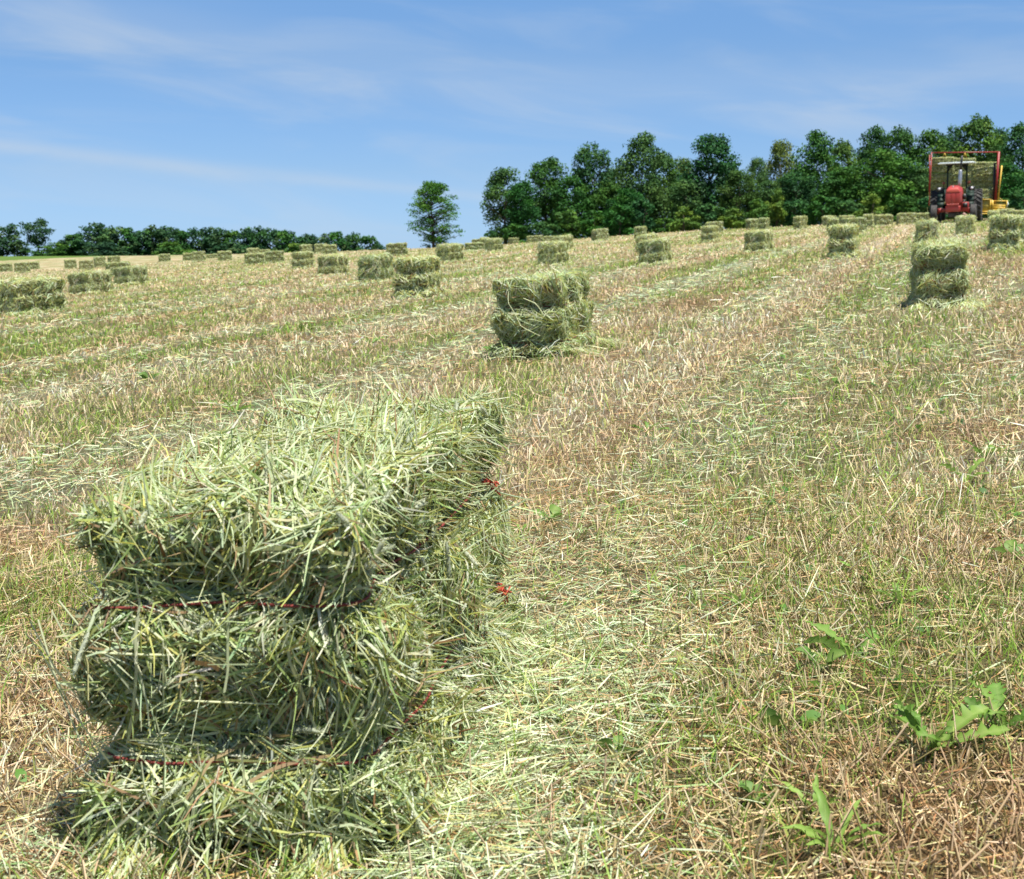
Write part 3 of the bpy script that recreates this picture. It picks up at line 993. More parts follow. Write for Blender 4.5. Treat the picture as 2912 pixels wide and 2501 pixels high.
B('far_a', 1362, 703, 'low bale peeping over the cluster left of the wood', 85, 74, (1, .8, .8))
B('far_d', 1377, 706, 'narrow bale in the middle of the small cluster by the wood', 10, 68)
B('mid_c', 1393, 703, 'tallest bale of the small cluster left of the wood', 20, 58)
B('far_c', 1452, 700, 'round pale lump of a bale half behind the crest before the wood', 40, 80, (.9, .6, .7))
B('far_a', 1522, 692, 'low bale half behind the crest below the second wood tree', 80, 78, (1, 1, .7))
B('far_c', 1559, 693, 'low sliver of a bale left of the overlapping pair below the wood', 80, 80, (1, .8, .6))
B('mid_f', 1583, 708, 'rear bale of the overlapping pair below the left wood', 22)
B('mid_c', 1554, 752, 'front bale of the overlapping pair below the left wood, dark end facing out', 17)
B('far_a', 1690, 679, 'bale at the crest seen at an angle, right of the overlapping pair', 40, 66)
B('far_b', 1816, 671, 'tall bale standing at the crest against the dark wood', 20, 60)
B('mid_f', 1828, 716, 'rear bale hidden behind a wide bale in the middle right', 20)
B('mid_e', 1849, 748, 'wide bale in the middle right with loose straws down its dark end', 21)
B('mid_d', 2008, 686, 'upright narrow bale below a long bale at the wood edge', 20, scale=(.92, 1, 1))
B('far_a', 2030, 653, 'long bale at the wood edge above an upright narrow bale', 62, 66)
B('far_d', 2124, 648, 'small bale at the wood edge left of a two tiered one', 60, 74)
B('far_b', 2164, 655, 'two tiered bale standing at the wood edge above a wide bale', 22, 67)
B('mid_e', 2142, 713, 'wide bale with black shaded end in the middle of the right slope', 22)
B('far_b', 2262, 640, 'bale at the wood edge with a lit right side, left of two small ones', 30, 66)
B('far_d', 2343, 638, 'small bale at the wood edge above the tall shaggy bale', 50, 74)
B('far_c', 2406, 636, 'smallest squat bale at the wood edge right of the shaggy bale', 70, 78)
B('far_c', 2443, 635, 'low bale half behind the crest left of a dark upright bale', 70, 80, (1, .7, .6))
B('far_b', 2467, 645, 'dark upright bale in front of a long bale at the wood edge', 15, 60)
B('far_c', 2510, 633, 'long two layered bale side on at the wood edge behind a dark upright one', 87, 66)
B('far_d', 2365, 665, 'bale mostly hidden behind the shaggy bale on the left', 20, 52)
B('far_c', 2428, 665, 'bale top showing behind the shaggy bale on the right', 75, 50)
B('mid_d', 2390, 732, 'tall shaggy bale with a dark undercut middle on the right slope', 16, scale=(1.02, 1, 1.0))
B('mid_f', 2634, 690, 'square dark faced bale below the gap left of the tractor', 17)
B('mid_c', 2741, 665, 'square bale directly in front of the tractor', 18, scale=(1.0, 1, 1))
B('far_a', 2575, 632, 'long bale side on just left of the tractor wheels', 86, 64)
B('far_c', 2622, 632, 'darker bale in the tractor shadow end to end with a long one', 86, 65.5)
B('mid_d', 2851, 708, 'tall three tiered bale with white top right of the tractor', 14, scale=(1.05, 1, 1.05))
B('mid_c', 2915, 682, 'bale cut off by the right border of the photo', 18)
B('far_d', 2818, 646, 'leftmost bale of three below the yellow pickup', 20, 57)
B('far_a', 2853, 632, 'dark bale right below the yellow pickup', 60, 62)
B('far_c', 2893, 634, 'low bale at the right end below the yellow pickup', 70, 60)

# ------------------------------------------------------------------ ground cover
def scatter(n, r0, r1, gg, half=0.43, lod=3.3):
    """points spread over the field in front, thinner with distance as the strands drawn there get broader"""
    rr = np.linspace(r0, r1, 4000)
    s = np.maximum(1, rr / lod)
    cdf = np.cumsum(rr / s ** 2); cdf /= cdf[-1]
    r = np.interp(gg.random(n), cdf, rr)
    a = gg.uniform(-half, half, n)
    return r * np.sin(a), r * np.cos(a), np.maximum(1, r / lod) ** 0.9, r


def pick(x, y, key, gg, gain=1.0, floor=0.0):
    R = cover(x, y); S = sum(R.values())
    return gg.random(len(x)) < np.clip(floor + gain * R[key] / S, 0, 1)


HL = Matrix.Rotation(HERO_DIR, 2)


def off_hero(x, y, m=0.0):
    dx, dy = x - hp[0], y - hp[1]
    c, s = math.cos(HERO_DIR), math.sin(HERO_DIR)
    lx, ly = dx * c - dy * s, dx * s + dy * c
    return (np.abs(lx) > hero.W / 2 + m) | (np.abs(ly) > hero.L / 2 + m)


def cover_stuff():
    gg = np.random.default_rng(77)
    # stubble: short upright stalks in clumps, greenish at the foot, bleached at the cut
    n = 240000
    x, y, s, r = scatter(n, 1.15, 105, gg)
    R = cover(x, y); S = sum(R.values())
    k = (gg.random(n) < np.clip(.12 + 1.35 * (R['tan'] + .65 * R['brown']) / S, 0, 1)) & off_hero(x, y, -.02)
    x, y, s, r = x[k], y[k], s[k], r[k]; n = len(x)
    ic, jc = np.floor(x / .034), np.floor(y / .034)      # stalks draw together into tufts
    jx, jy = (ic + hash2(ic, jc, 8)) * .034, (jc + hash2(ic, jc, 9)) * .034
    pull = 0.55 * (r < 9)
    x = x + pull * (jx - x); y = y + pull * (jy - y)
    z = terrain(x, y)
    h = gg.gamma(6, 1 / 6., n) * 0.033 * (0.7 + .6 * fbm(x * 1.5, y * 1.5, 101)) * np.minimum(1 + .05 * (s - 1), 1.25)
    lean = gg.normal(0, 0.46, (n, 2)) + 0.25 * np.stack([fbm(x * 3, y * 3, 5) - .5, fbm(x * 3, y * 3, 6) - .5], -1)
    far = r > 3.6
    parts = []
    R = cover(x, y); S = sum(R.values()); br = (R['brown'] / S)[:, None]; gn = (R['green'] / S)[:, None]
    pal = np.array([(.80, .64, .42), (.74, .54, .37), (.62, .49, .25), (.86, .74, .55), (.40, .26, .12), (.40, .46, .13)])
    top = pal[gg.choice(6, n, p=(.27, .23, .16, .14, .10, .10))] * gg.normal(1, .2, (n, 1))
    top = top * (1 + .18 * (R['tan'] / S)[:, None])
    top = top * (1 - .7 * br) + np.array((.46, .29, .15)) * .7 * br
    top = top * (1 - .6 * gn) + np.array((.33, .36, .13)) * .6 * gn
    green_foot = np.array((.26, .30, .10))
    for m, K in ((~far, 3), (far, 2)):
        if not m.any(): continue
        t = np.linspace(0, 1, K)
        nn = m.sum()
        P = np.stack([x[m][:, None] + lean[m, 0][:, None] * h[m][:, None] * t ** 1.3, y[m][:, None] + lean[m, 1][:, None] * h[m][:, None] * t ** 1.3, z[m][:, None] - .004 + h[m][:, None] * t], -1)
        w = gg.uniform(.0014, .0033, nn) * s[m]
        th = gg.uniform(0, np.pi, nn)
        side = np.stack([np.cos(th), np.sin(th) * .6, 0 * th], -1)
        mixg = (gg.random(nn) < .5)[:, None, None] * np.clip(1 - t * 1.4, 0, 1)[None, :, None]
        cc = top[m][:, None] * (1 - mixg) + green_foot * mixg
        nearK = (K == 3)
        if nearK:
            v, f, c = stems(P, w[:, None] * np.ones(K)[None], cc)
        else:
            v, f, c = ribbons(P, w[:, None] * np.array([1, .8])[None], unit(side), cc)
        parts.append((v, f, c))
    v, f, c = join(parts)
    link('stubble', mesh_np('stubble', v, f, STUB, np.clip(c, .02, .85)), kind='stuff', label='short dry stubble left standing after mowing', category='stubble')

    def lying(name, key, n, r1, gain, floor, K, lens, wid, zr, pal, pw, label, rough=0.12, cat=None, coh=0.0, extra=None):
        x, y, s, r = scatter(n, 1.15, r1, gg)
        k = pick(x, y, key, gg, gain, floor) & off_hero(x, y, -.03)
        x, y, s = x[k], y[k], s[k]
        if extra is not None:
            x = np.concatenate([x, extra[0]]); y = np.concatenate([y, extra[1]]); s = np.concatenate([s, np.ones(len(extra[0]))])
        n = len(x)
        a = gg.uniform(0, 2 * np.pi, n)
        ln = lens[0] + gg.gamma(3, 1 / 3., n) * (lens[1] - lens[0]) * .5
        ln = ln * np.minimum(1 + .14 * (s - 1), 1.6)
        sv = np.linspace(-.5, .5, K)
        cur = gg.normal(0, .07, n)
        d = np.stack([np.cos(a), np.sin(a)], -1); e = np.stack([-d[:, 1], d[:, 0]], -1)
        px = x[:, None] + ln[:, None] * (d[:, :1] * sv + e[:, :1] * (cur[:, None] * sv ** 2))
        py = y[:, None] + ln[:, None] * (d[:, 1:] * sv + e[:, 1:] * (cur[:, None] * sv ** 2))
        zc = gg.uniform(zr[0], zr[1], n) * np.minimum(s, 1.3)
        pitch = gg.normal(0, rough, n)
        pz = terrain(px.ravel(), py.ravel()).reshape(px.shape) + np.maximum(zc[:, None] + pitch[:, None] * ln[:, None] * sv[None], .002)
        w = gg.uniform(wid[0], wid[1], n) * s
        roll = gg.normal(0, .8, n)
        side = np.stack([e[:, 0] * np.cos(roll), e[:, 1] * np.cos(roll), np.sin(roll)], -1)
        cc = np.array(pal)[gg.choice(len(pal), n, p=pw)] * gg.normal(1, .14, (n, 1)) * gg.normal(1, .05, (n, 3))
        prof = np.ones(K); prof[-1] = .35; prof[0] = .8
        v, f, c = ribbons(np.stack([px, py, pz], -1), w[:, None] * prof, unit(side), np.clip(cc, .02, .8))
        link(name, mesh_np(name, v, f, STUB, c), kind='stuff', label=label, category=cat or name)

    en = 22000
    er = np.sqrt(gg.uniform(1.15 ** 2, 4.2 ** 2, en)); ea = gg.uniform(-.43, .43, en)
    lying('thatch', 'brown', 100000, 60, 1.9, 0.18, 3, (.025, .085), (.0010, .0026), (.002, .022),
          [(.60, .42, .23), (.42, .25, .105), (.22, .12, .05), (.76, .60, .38), (.50, .46, .20)], (.25, .24, .18, .21, .12),
          'tangled brown dead grass lying between the stalks', .20, 'dead grass', extra=(er * np.sin(ea), er * np.cos(ea)))
    # hay dropped round the big bale, thickest on its right
    m = 5200
    al = gg.uniform(-.62, .62, m) * hero.L; oo = np.abs(gg.normal(0, .17, m)) + hero.W / 2 + .01
    sg = np.where(gg.random(m) < .78, 1, -1); oo = np.where(sg > 0, oo, hero.W / 2 + (oo - hero.W / 2) * .55)
    c_, s_ = math.cos(HERO_DIR), math.sin(HERO_DIR)
    ex = hp[0] + sg * oo * c_ + al * s_; ey = hp[1] - sg * oo * s_ + al * c_
    lying('cut_hay', 'hay', 125000, 75, 1.1, 0.0, 3, (.02, .09), (.0012, .0030), (.004, .034),
          [(.58, .65, .42), (.44, .53, .28), (.28, .38, .16), (.54, .52, .22), (.70, .71, .50), (.42, .29, .15)], (.27, .26, .17, .12, .12, .06),
          'pale green cut hay scattered in bands over the stubble', .22, 'loose hay', extra=(ex, ey))
    # green regrowth
    n = 150000
    x, y, s, r = scatter(n, 1.15, 80, gg)
    k = pick(x, y, 'green', gg, 1.9, 0.03) & off_hero(x, y, -.02)
    x, y, s = x[k], y[k], s[k]; n = len(x)
    h = gg.gamma(4, .25, n) * .040 * np.minimum(1 + .1 * (s - 1), 1.5)
    a = gg.uniform(0, 2 * np.pi, n); ben = gg.uniform(.2, 1.5, n)
    t = np.linspace(0, 1, 3)
    P = np.stack([x[:, None] + (np.cos(a) * ben * h)[:, None] * t ** 1.7, y[:, None] + (np.sin(a) * ben * h)[:, None] * t ** 1.7, terrain(x, y)[:, None] + h[:, None] * (t - .25 * t ** 2 * ben[:, None])], -1)
    cc = np.array([(.16, .29, .035), (.25, .38, .055), (.09, .19, .03), (.36, .42, .10)])[gg.choice(4, n, p=(.35, .3, .2, .15))] * gg.normal(1, .15, (n, 1))
    v, f, c = ribbons(P, (gg.uniform(.0012, .0030, n) * s)[:, None] * np.array([1, .85, .2]), np.stack([-np.sin(a), np.cos(a), 0 * a], -1), np.clip(cc, .02, .8))
    link('grass', mesh_np('grass', v, f, WEED, c), kind='stuff', label='fresh green grass regrowing between the dry stubble', category='grass')
    # small broad leaves sprinkled through the stubble, too many to count
    n = 1300
    x, y, s, r = scatter(n, 1.2, 40, gg)
    k = fbm(x * 1.1, y * 1.1, 301) > .50
    x, y, s = x[k], y[k], s[k]; n = len(x)
    a = gg.uniform(0, 2 * np.pi, n); ln = gg.uniform(.012, .032, n) * np.minimum(s, 1.5)
    t = np.linspace(0, 1, 4); up = gg.uniform(.2, 1.1, n)
    P = np.stack([x[:, None] + (np.cos(a) * ln)[:, None] * t, y[:, None] + (np.sin(a) * ln)[:, None] * t, terrain(x, y)[:, None] + .006 + (ln * up)[:, None] * (t - .5 * t * t) + .01], -1)
    cc = np.array([(.12, .24, .04), (.20, .33, .06), (.08, .16, .035)])[gg.choice(3, n)] * gg.normal(1, .12, (n, 1))
    v, f, c = ribbons(P, ln[:, None] * np.array([.15, .6, .55, .1]), np.stack([-np.sin(a), np.cos(a), gg.normal(0, .4, n)], -1), np.clip(cc, .02, .8))
    link('clover_leaves', mesh_np('clover_leaves', v, f, WEED, c), kind='stuff', label='small broad green leaves dotted through the stubble', category='small weeds')


cover_stuff()


# ------------------------------------------------------------------ weeds, one plant each
def leaf_mesh(kind, seed):
    gg = np.random.default_rng(seed)
    K = 15 if kind == 'toothed' else 9
    t = np.linspace(0, 1, K)
    if kind == 'toothed':
        w = 0.10 * np.sin(np.pi * np.clip(t, 0, 1) ** 1.4) ** .7 * (1 + .45 * np.where(np.arange(K) % 2, 1, -1)) + .012
    elif kind == 'broad':
        w = 0.24 * np.sin(np.pi * np.clip((t - .28) / .72, 0, 1) ** .8) ** .6 + .022
    else:
        w = 0.055 * np.sin(np.pi * (.12 + .88 * t)) ** .8 + .006
    w[-1] = .004
    arch = gg.uniform(.5, .9)
    x = t * (1 - .12 * arch * t); z = np.sin(t * np.pi * .62) * .34 * arch
    y = gg.normal(0, .05) * t ** 2
    ruf = gg.normal(0, .022, (2, K))
    mid = np.stack([x, y, z], -1)
    l = mid + np.stack([0 * t, w, .28 * w + ruf[0] * (w > .02)], -1); r_ = mid - np.stack([0 * t, w, -.28 * w - ruf[1] * (w > .02)], -1)
    v = np.stack([l, mid, r_], 1).reshape(-1, 3)
    f = []
    for i in range(K - 1):
        for j in range(2):
            f.append((i * 3 + j, i * 3 + j + 1, i * 3 + 4 + j, i * 3 + 3 + j))
    base = np.array({'toothed': (.13, .26, .035), 'broad': (.10, .21, .033), 'blade': (.19, .33, .05)}[kind])
    c = np.repeat(base[None], len(v), 0) * gg.normal(1, .06, (len(v), 1))
    c[1::3] = c[1::3] * .6 + np.array((.36, .44, .16)) * .4
    return mesh_np('leaf', v, np.array(f), WEED, np.clip(c, .02, .8), True)


LEAVES = {k: [leaf_mesh(k, 60 + i) for i in range(3)] for k in ('toothed', 'broad', 'blade')}


def weed(px, py, kind, n, size, label, spread=1.0, dirs=None, cat='weed'):
    p = ground_at(px, py)
    gg = np.random.default_rng(int(px * 7 + py))
    root = MB().tube([(0, 0, -.01), (0, 0, .006), (0, 0, .014)], [.004, .005, .003], 6).build('weed', WEED, None)
    me = root.data
    ca = me.color_attributes.new('col', 'FLOAT_COLOR', 'POINT')
    ca.data.foreach_set('color', np.tile(np.array([.2, .28, .08, 1.], np.float32), len(me.vertices)))
    root.location = p
    root['label'] = label; root['category'] = cat; root['group'] = 'broad leaved weeds in the stubble'
    for i in range(n):
        a = (dirs[i] if dirs else i / n * 2 * math.pi + gg.normal(0, .35))
        o = link('leaf', LEAVES[kind][int(gg.integers(3))], root)
        sc = size * .86 * gg.uniform(.7, 1.1)
        o.scale = (sc, sc, sc * gg.uniform(.7, 1.4))
        o.location = (0, 0, .008)
        o.rotation_euler = (gg.normal(0, .35), -gg.uniform(.05, .5) * spread, a)


W = weed
W(2650, 2150, 'toothed', 7, .135, 'largest green weed with long toothed arching leaves in the lower right')
W(2850, 2080, 'toothed', 6, .12, 'toothed weed just right of the largest one, by the right border', )
W(2440, 1880, 'toothed', 3, .15, 'weed with one long leaf leaning up to the left, above the largest weed', dirs=[2.4, 1.2, 3.6])
W(2330, 1915, 'broad', 4, .065, 'low dark weed with rounded leaves left of the leaning long leaf')
W(2255, 2090, 'broad', 3, .07, 'weed with one bent rounded leaf, left of the largest weed')
W(2110, 1735, 'blade', 8, .085, 'upright tuft of pointed leaves in the bare stubble right of the big bale')
W(2800, 1310, 'toothed', 6, .12, 'toothed weed before the brown patch at the right border, higher up the slope')
W(2745, 1380, 'toothed', 4, .12, 'slender weed just below the toothed one near the right border')
W(2880, 1600, 'broad', 4, .08, 'broad leaved weed at the right border halfway up')
W(2560, 1730, 'toothed', 4, .085, 'small toothed weed above the long leaning leaf on the right')
W(2370, 2430, 'blade', 7, .10, 'bright green grassy tuft at the bottom border right of centre', cat='grass tuft')
W(2150, 2290, 'broad', 7, .04, 'low creeping weed with small round leaves near the bottom')
W(1760, 2160, 'broad', 4, .045, 'tiny round leaved weed in the stubble right of the big bale foot')
W(1560, 1490, 'broad', 4, .07, 'green weed just right of the orange twine ends of the big bale')
W(1480, 1535, 'toothed', 5, .08, 'toothed weed at the far right foot of the big bale')
W(2320, 2330, 'blade', 5, .07, 'thin blades sprouting beside the brown patch in the lower right', cat='grass tuft')
W(670, 1180, 'blade', 8, .13, 'dark green tuft showing just behind the left top of the big bale', cat='grass tuft')
W(430, 1090, 'broad', 5, .10, 'round dark weed in the open stubble behind the big bale, far left')
W(1055, 985, 'toothed', 6, .14, 'dark weed in the stubble left of the lone middle bale')
W(1390, 1005, 'broad', 5, .10, 'weed in the shade at the left foot of the lone middle bale')
W(385, 1040, 'toothed', 5, .12, 'faint toothed weed above the round dark weed on the left')
W(1840, 1240, 'toothed', 5, .11, 'weed beside the small hollow in the pale stubble band')


# ------------------------------------------------------------------ trees
def tree_mesh(seed, Hh, Wd, base, shape, nclump, nleaf, leaf, pal, gap=0.0, rc=(.13, .2), limbs=8, lean=0.0, flat=.72):
    """returns (trunk mesh, crown mesh) of a tree Hh tall, its crown Wd across, beginning at base*Hh"""
    gg = np.random.default_rng(seed)
    cl = []
    tries = 0
    while len(cl) < nclump and tries < 40000:
        tries += 1
        t = gg.random() ** .9
        if shape == 'round': R = math.sqrt(max(0, 1 - (2 * t - 1) ** 2)) ** .8
        elif shape == 'tall': R = (.62 + .38 * min(1, t * 1.8)) * math.sqrt(max(0, 1 - t ** 4))
        elif shape == 'cone': R = (1 - t) ** .75 * .92 + .10
        elif shape == 'umbrella': R = (.35 + .9 * t) * math.sqrt(max(0, 1 - t ** 5))
        else: R = min(1, .55 + t * .9) * math.sqrt(max(0, 1 - t ** 3.2))
        rr = R * math.sqrt(gg.uniform(.12, 1))
        a = gg.uniform(0, 2 * math.pi)
        lump = .78 + .44 * float(vnoise(math.cos(a) * 1.6 + 9 + seed, t * 3.2 + seed, seed))
        z = Hh * (base + (1 - base) * (t * .93 + .02))
        c = np.array([math.cos(a) * rr * Wd / 2 * lump * .9 + lean * z, math.sin(a) * rr * Wd / 2 * lump * .9, z])
        if gap and float(vnoise(c[0] / Wd * 5 + 30, c[2] / Wd * 5 + 11 + c[1] / Wd * 3, seed + 3)) < gap: continue
        cl.append((c, gg.uniform(*rc) * Wd * (1.1 - .35 * t)))
    C_ = np.array([q[0] for q in cl]); Rr = np.array([q[1] for q in cl])
    k = gg.choice(len(cl), nleaf, p=Rr ** 2 / (Rr ** 2).sum())
    d = unit(gg.normal(0, 1, (nleaf, 3)))
    d[:, 2] = np.where(gg.random(nleaf) < .35, np.abs(d[:, 2]), d[:, 2])
    rad = gg.random(nleaf) ** .45
    p = C_[k] + d * (Rr[k] * rad)[:, None] * np.array([1, 1, flat])
    p[:, 2] = np.maximum(p[:, 2], .15)
    nrm = unit(d * .6 + np.array([0, 0, .55]) + gg.normal(0, .55, (nleaf, 3)))
    e1 = unit(np.cross(nrm, gg.normal(0, 1, (nleaf, 3)))); e2 = np.cross(nrm, e1)
    s = leaf * gg.uniform(.55, 1.25, nleaf)[:, None]
    v = np.stack([p - e1 * s, p + e2 * s * .62, p + e1 * s, p - e2 * s * .62], 1)
    v[:, 1] -= nrm * s * .2; v[:, 3] -= nrm * s * .2
    f = np.arange(nleaf * 4).reshape(-1, 4)
    pal = np.array(pal)
    cc = pal[gg.choice(len(pal), len(cl))][k] * gg.normal(1, .16, (nleaf, 1))
    crown = mesh_np('crown', v.reshape(-1, 3), f, LEAF, np.clip(np.repeat(cc, 4, 0), .008, .6))
    mb = MB()
    th = Hh * (base + (1 - base) * .72)
    zz = np.linspace(-.6, th, 9)
    tr = np.stack([lean * np.clip(zz, 0, None) + .02 * Hh * np.sin(zz / Hh * 5 + seed), .02 * Hh * np.cos(zz / Hh * 4 + seed) - .02 * Hh, zz], -1)
    r0 = Hh * .022
    mb.tube(tr, r0 * np.linspace(1.15, .22, 9), 8)
    order = np.argsort(-np.hypot(C_[:, 0], C_[:, 1]))[:limbs * 3:3] if len(cl) > 3 else range(len(cl))
    for q in order:
        e = C_[q]
        z0 = max(Hh * max(base * .75, .1), e[2] - Hh * gg.uniform(.10, .22)); z0 = min(z0, th * .95)
        s0 = np.array([np.interp(z0, zz, tr[:, 0]), np.interp(z0, zz, tr[:, 1]), z0])
        m = (s0 + e) / 2 + np.array([0, 0, Hh * .02])
        mb.tube([s0, m, e], [r0 * .42, r0 * .26, r0 * .08], 5)
    fs = [np.concatenate(mb.f4), np.concatenate([q for q in mb.f3 if len(q)])]
    trunk = mesh_np('trunk', np.concatenate(mb.v), fs, BARK, None, True)
    return trunk, crown


OAK = [(.045, .125, .020), (.060, .150, .024), (.032, .095, .020), (.085, .180, .026), (.042, .115, .026)]
BLUE = [(.032, .100, .028), (.044, .120, .032), (.024, .078, .024), (.058, .140, .032)]
LIME = [(.080, .175, .024), (.064, .15, .023), (.105, .195, .028), (.050, .125, .022)]
OLIVE = [(.095, .155, .030), (.078, .135, .028), (.115, .17, .038), (.055, .11, .026)]
FARG = [(.030, .085, .036), (.040, .100, .038), (.024, .070, .032), (.062, .118, .040)]  # the blue of distance haze is mixed into these leaf colours
TM = {}
for i, (sh, base, pal, gap) in enumerate((('tall', .10, OAK, .0), ('round', .16, OAK, .22), ('tall', .06, BLUE, .16), ('dome', .10, OAK, .12), ('tall', .12, BLUE, .2), ('dome', .06, LIME, .1), ('round', .10, OLIVE, .1), ('dome', .14, BLUE, .2))):
    TM['wood_%d' % i] = tree_mesh(200 + i, 10, 6.4, base, sh, 95, 9500, .165, pal, gap * .6, (.14, .24))
TM['shrub_0'] = tree_mesh(300, 10, 9, .02, 'dome', 34, 2200, .42, OAK, .1)
TM['shrub_1'] = tree_mesh(301, 10, 9, .02, 'round', 34, 2200, .42, LIME, .1)
TM['shrub_2'] = tree_mesh(302, 10, 9, .02, 'dome', 34, 2200, .42, BLUE, .1)
for i, (sh, base, pal) in enumerate((('dome', .03, FARG), ('round', .05, BLUE), ('tall', .04, FARG), ('dome', .02, OAK))):
    TM['far_%d' % i] = tree_mesh(320 + i, 10, 8.6, base, sh, 50, 2600, .36, pal, .0, (.14, .22))
TM['spreading'] = tree_mesh(330, 10, 9.5, .34, 'umbrella', 46, 2300, .30, FARG, .1, limbs=9)
TM['lone'] = None


def tree(model, px, top, wpx, dist, label, group, name='leafy_tree', cat='tree', base_lift=0.0):
    p = at_dist(px, dist)
    p[2] += base_lift
    ztop = CAMZ + (720 - top) / F * dist
    Hh = max(0.4, ztop - p[2]); Wd = wpx / F * dist
    tm, cm = TM[model]
    r0 = empty(name, p, 0, label=label, category=cat, group=group)
    refW = {'w': 6.4, 's': 9, 'f': 8.6}[model[0]] if model != 'spreading' else 9.5
    yaw = random.uniform(0, 6.28)
    for nm, me in (('trunk', tm), ('crown', cm)):
        o = link(nm, me, r0)
        o.rotation_euler = (0, 0, yaw)
        k = {'w': 1.30, 's': 1.15, 'f': 1.5}[model[0]] if model != 'spreading' else 1.1
        o.scale = (Wd / refW * k, Wd / refW * k, Hh / 10 * 1.0)
    return r0


GW = 'trees of the wood on the right'
T = lambda m, x, t, w, d, lab: tree('wood_%d' % m, x, t, w, d, lab, GW)
T(7, 1440, 480, 115, 150, 'leftmost tree of the wood, ragged and open, leaning out over the field')
T(1, 1482, 520, 90, 147, 'brighter tree low in front of the leftmost wood tree')
T(1, 1556, 457, 112, 154, 'round topped tree second from the left end of the wood')
T(3, 1622, 505, 110, 150, 'dark low tree filling the gap left of the first tall wood tree')
T(2, 1683, 408, 108, 152, 'first tall narrow tree of the wood seen from the left')
T(6, 1752, 482, 90, 163, 'pale hazy tree set back between the first two tall wood trees')
T(4, 1826, 388, 124, 152, 'second tall tree of the wood, broad and dark with a pointed top')
T(0, 1880, 440, 90, 158, 'slim tree at the right shoulder of the second tall tree')
T(6, 1935, 455, 85, 164, 'pale thin tree in the dip before the third tall tree')
T(7, 2018, 388, 140, 151, 'third tall tree of the wood, dark with sky gaps in its round head')
T(6, 2100, 490, 100, 148, 'olive green tree right of the third tall tree')
T(1, 2070, 470, 70, 166, 'back tree glimpsed over the olive green one')
T(4, 2150, 455, 70, 160, 'narrow tree in the low dip right of the olive tree')
T(6, 2216, 406, 85, 162, 'light feathery tree left of the broad twin topped one')
T(3, 2312, 381, 120, 155, 'broad twin topped tree in the middle of the right wood')
T(0, 2385, 408, 95, 160, 'loose topped tree beside the broad twin topped one')
T(4, 2476, 370, 95, 162, 'tall blue green tree rising behind the bright green one')
T(0, 2545, 372, 110, 160, 'tall tree rising right of the bright green one')
T(5, 2500, 432, 170, 148, 'bright green spreading tree left of the hay wagon')
T(3, 2632, 378, 120, 158, 'dark tree directly left of the hay wagon frame')
T(2, 2692, 362, 80, 162, 'tree top rising above the left corner of the hay wagon')
T(0, 2768, 342, 135, 160, 'highest tree of the wood, standing behind the hay wagon')
T(7, 2826, 372, 90, 164, 'tree behind the right post of the hay wagon')
T(4, 2895, 362, 120, 156, 'last tree at the right border of the photo')
T(3, 2850, 470, 120, 148, 'low dark tree behind the yellow pickup')
T(2, 2985, 365, 130, 158, 'tree just past the right border')
T(0, 2700, 470, 120, 150, 'low tree hidden behind the hay wagon stack')
T(4, 2600, 480, 110, 149, 'low dark tree left of the tractor')
T(3, 2390, 480, 130, 149, 'low dark tree left of the bright green one')
T(2, 2260, 490, 110, 149, 'dark tree under the feathery one')
T(4, 2180, 520, 90, 149, 'low tree under the dip right of the olive one')
T(2, 1950, 510, 100, 149, 'dark tree at the foot of the third tall one, left side')
T(3, 1780, 540, 110, 148, 'low light tree between the first two tall ones')
T(0, 1730, 520, 100, 151, 'dark tree filling in right of the first tall one')
GS = 'shrubs along the edge of the wood'
for i, (x, t, w, m, lab) in enumerate((
        (1395, 655, 40, 2, 'shrub at the very left foot of the wood'), (1470, 640, 90, 0, 'dark shrub under the leftmost wood tree'), (1545, 630, 90, 2, 'dark shrub under the round topped tree'),
        (1615, 600, 90, 0, 'shrub under the dark low tree in the gap'), (1690, 600, 80, 1, 'olive shrub under the first tall tree'), (1762, 585, 90, 0, 'shrub between the first two tall trees'),
        (1830, 565, 80, 2, 'blue green bush left of the yellow one'), (1888, 622, 75, 1, 'yellow green bush low at the wood edge'), (1945, 590, 80, 1, 'bright bush right of the yellow one'),
        (2020, 580, 100, 2, 'dark bush under the third tall tree'), (2085, 595, 70, 1, 'yellowish bush right of the third tall tree'), (2150, 570, 80, 0, 'bush under the narrow tree in the dip'),
        (2205, 540, 60, 1, 'slim yellow green sapling in front of the feathery tree'), (2262, 570, 90, 2, 'dark bush left of the broad twin topped tree'), (2335, 560, 100, 0, 'bush under the broad twin topped tree'),
        (2410, 570, 90, 2, 'dark bush between the twin topped and the bright green tree'), (2480, 555, 90, 1, 'bright bush under the bright green tree'), (2560, 560, 100, 0, 'bush at the foot of the bright green tree, right side'),
        (2640, 560, 90, 2, 'dark bush behind the left rear tractor wheel'), (2840, 570, 100, 0, 'bush behind the yellow pickup'), (2900, 540, 90, 2, 'dark bush at the right border'))):
    tree('shrub_%d' % m, x, t, w, 143 - (i % 3) * 2, lab, GS, 'shrub', 'shrub')

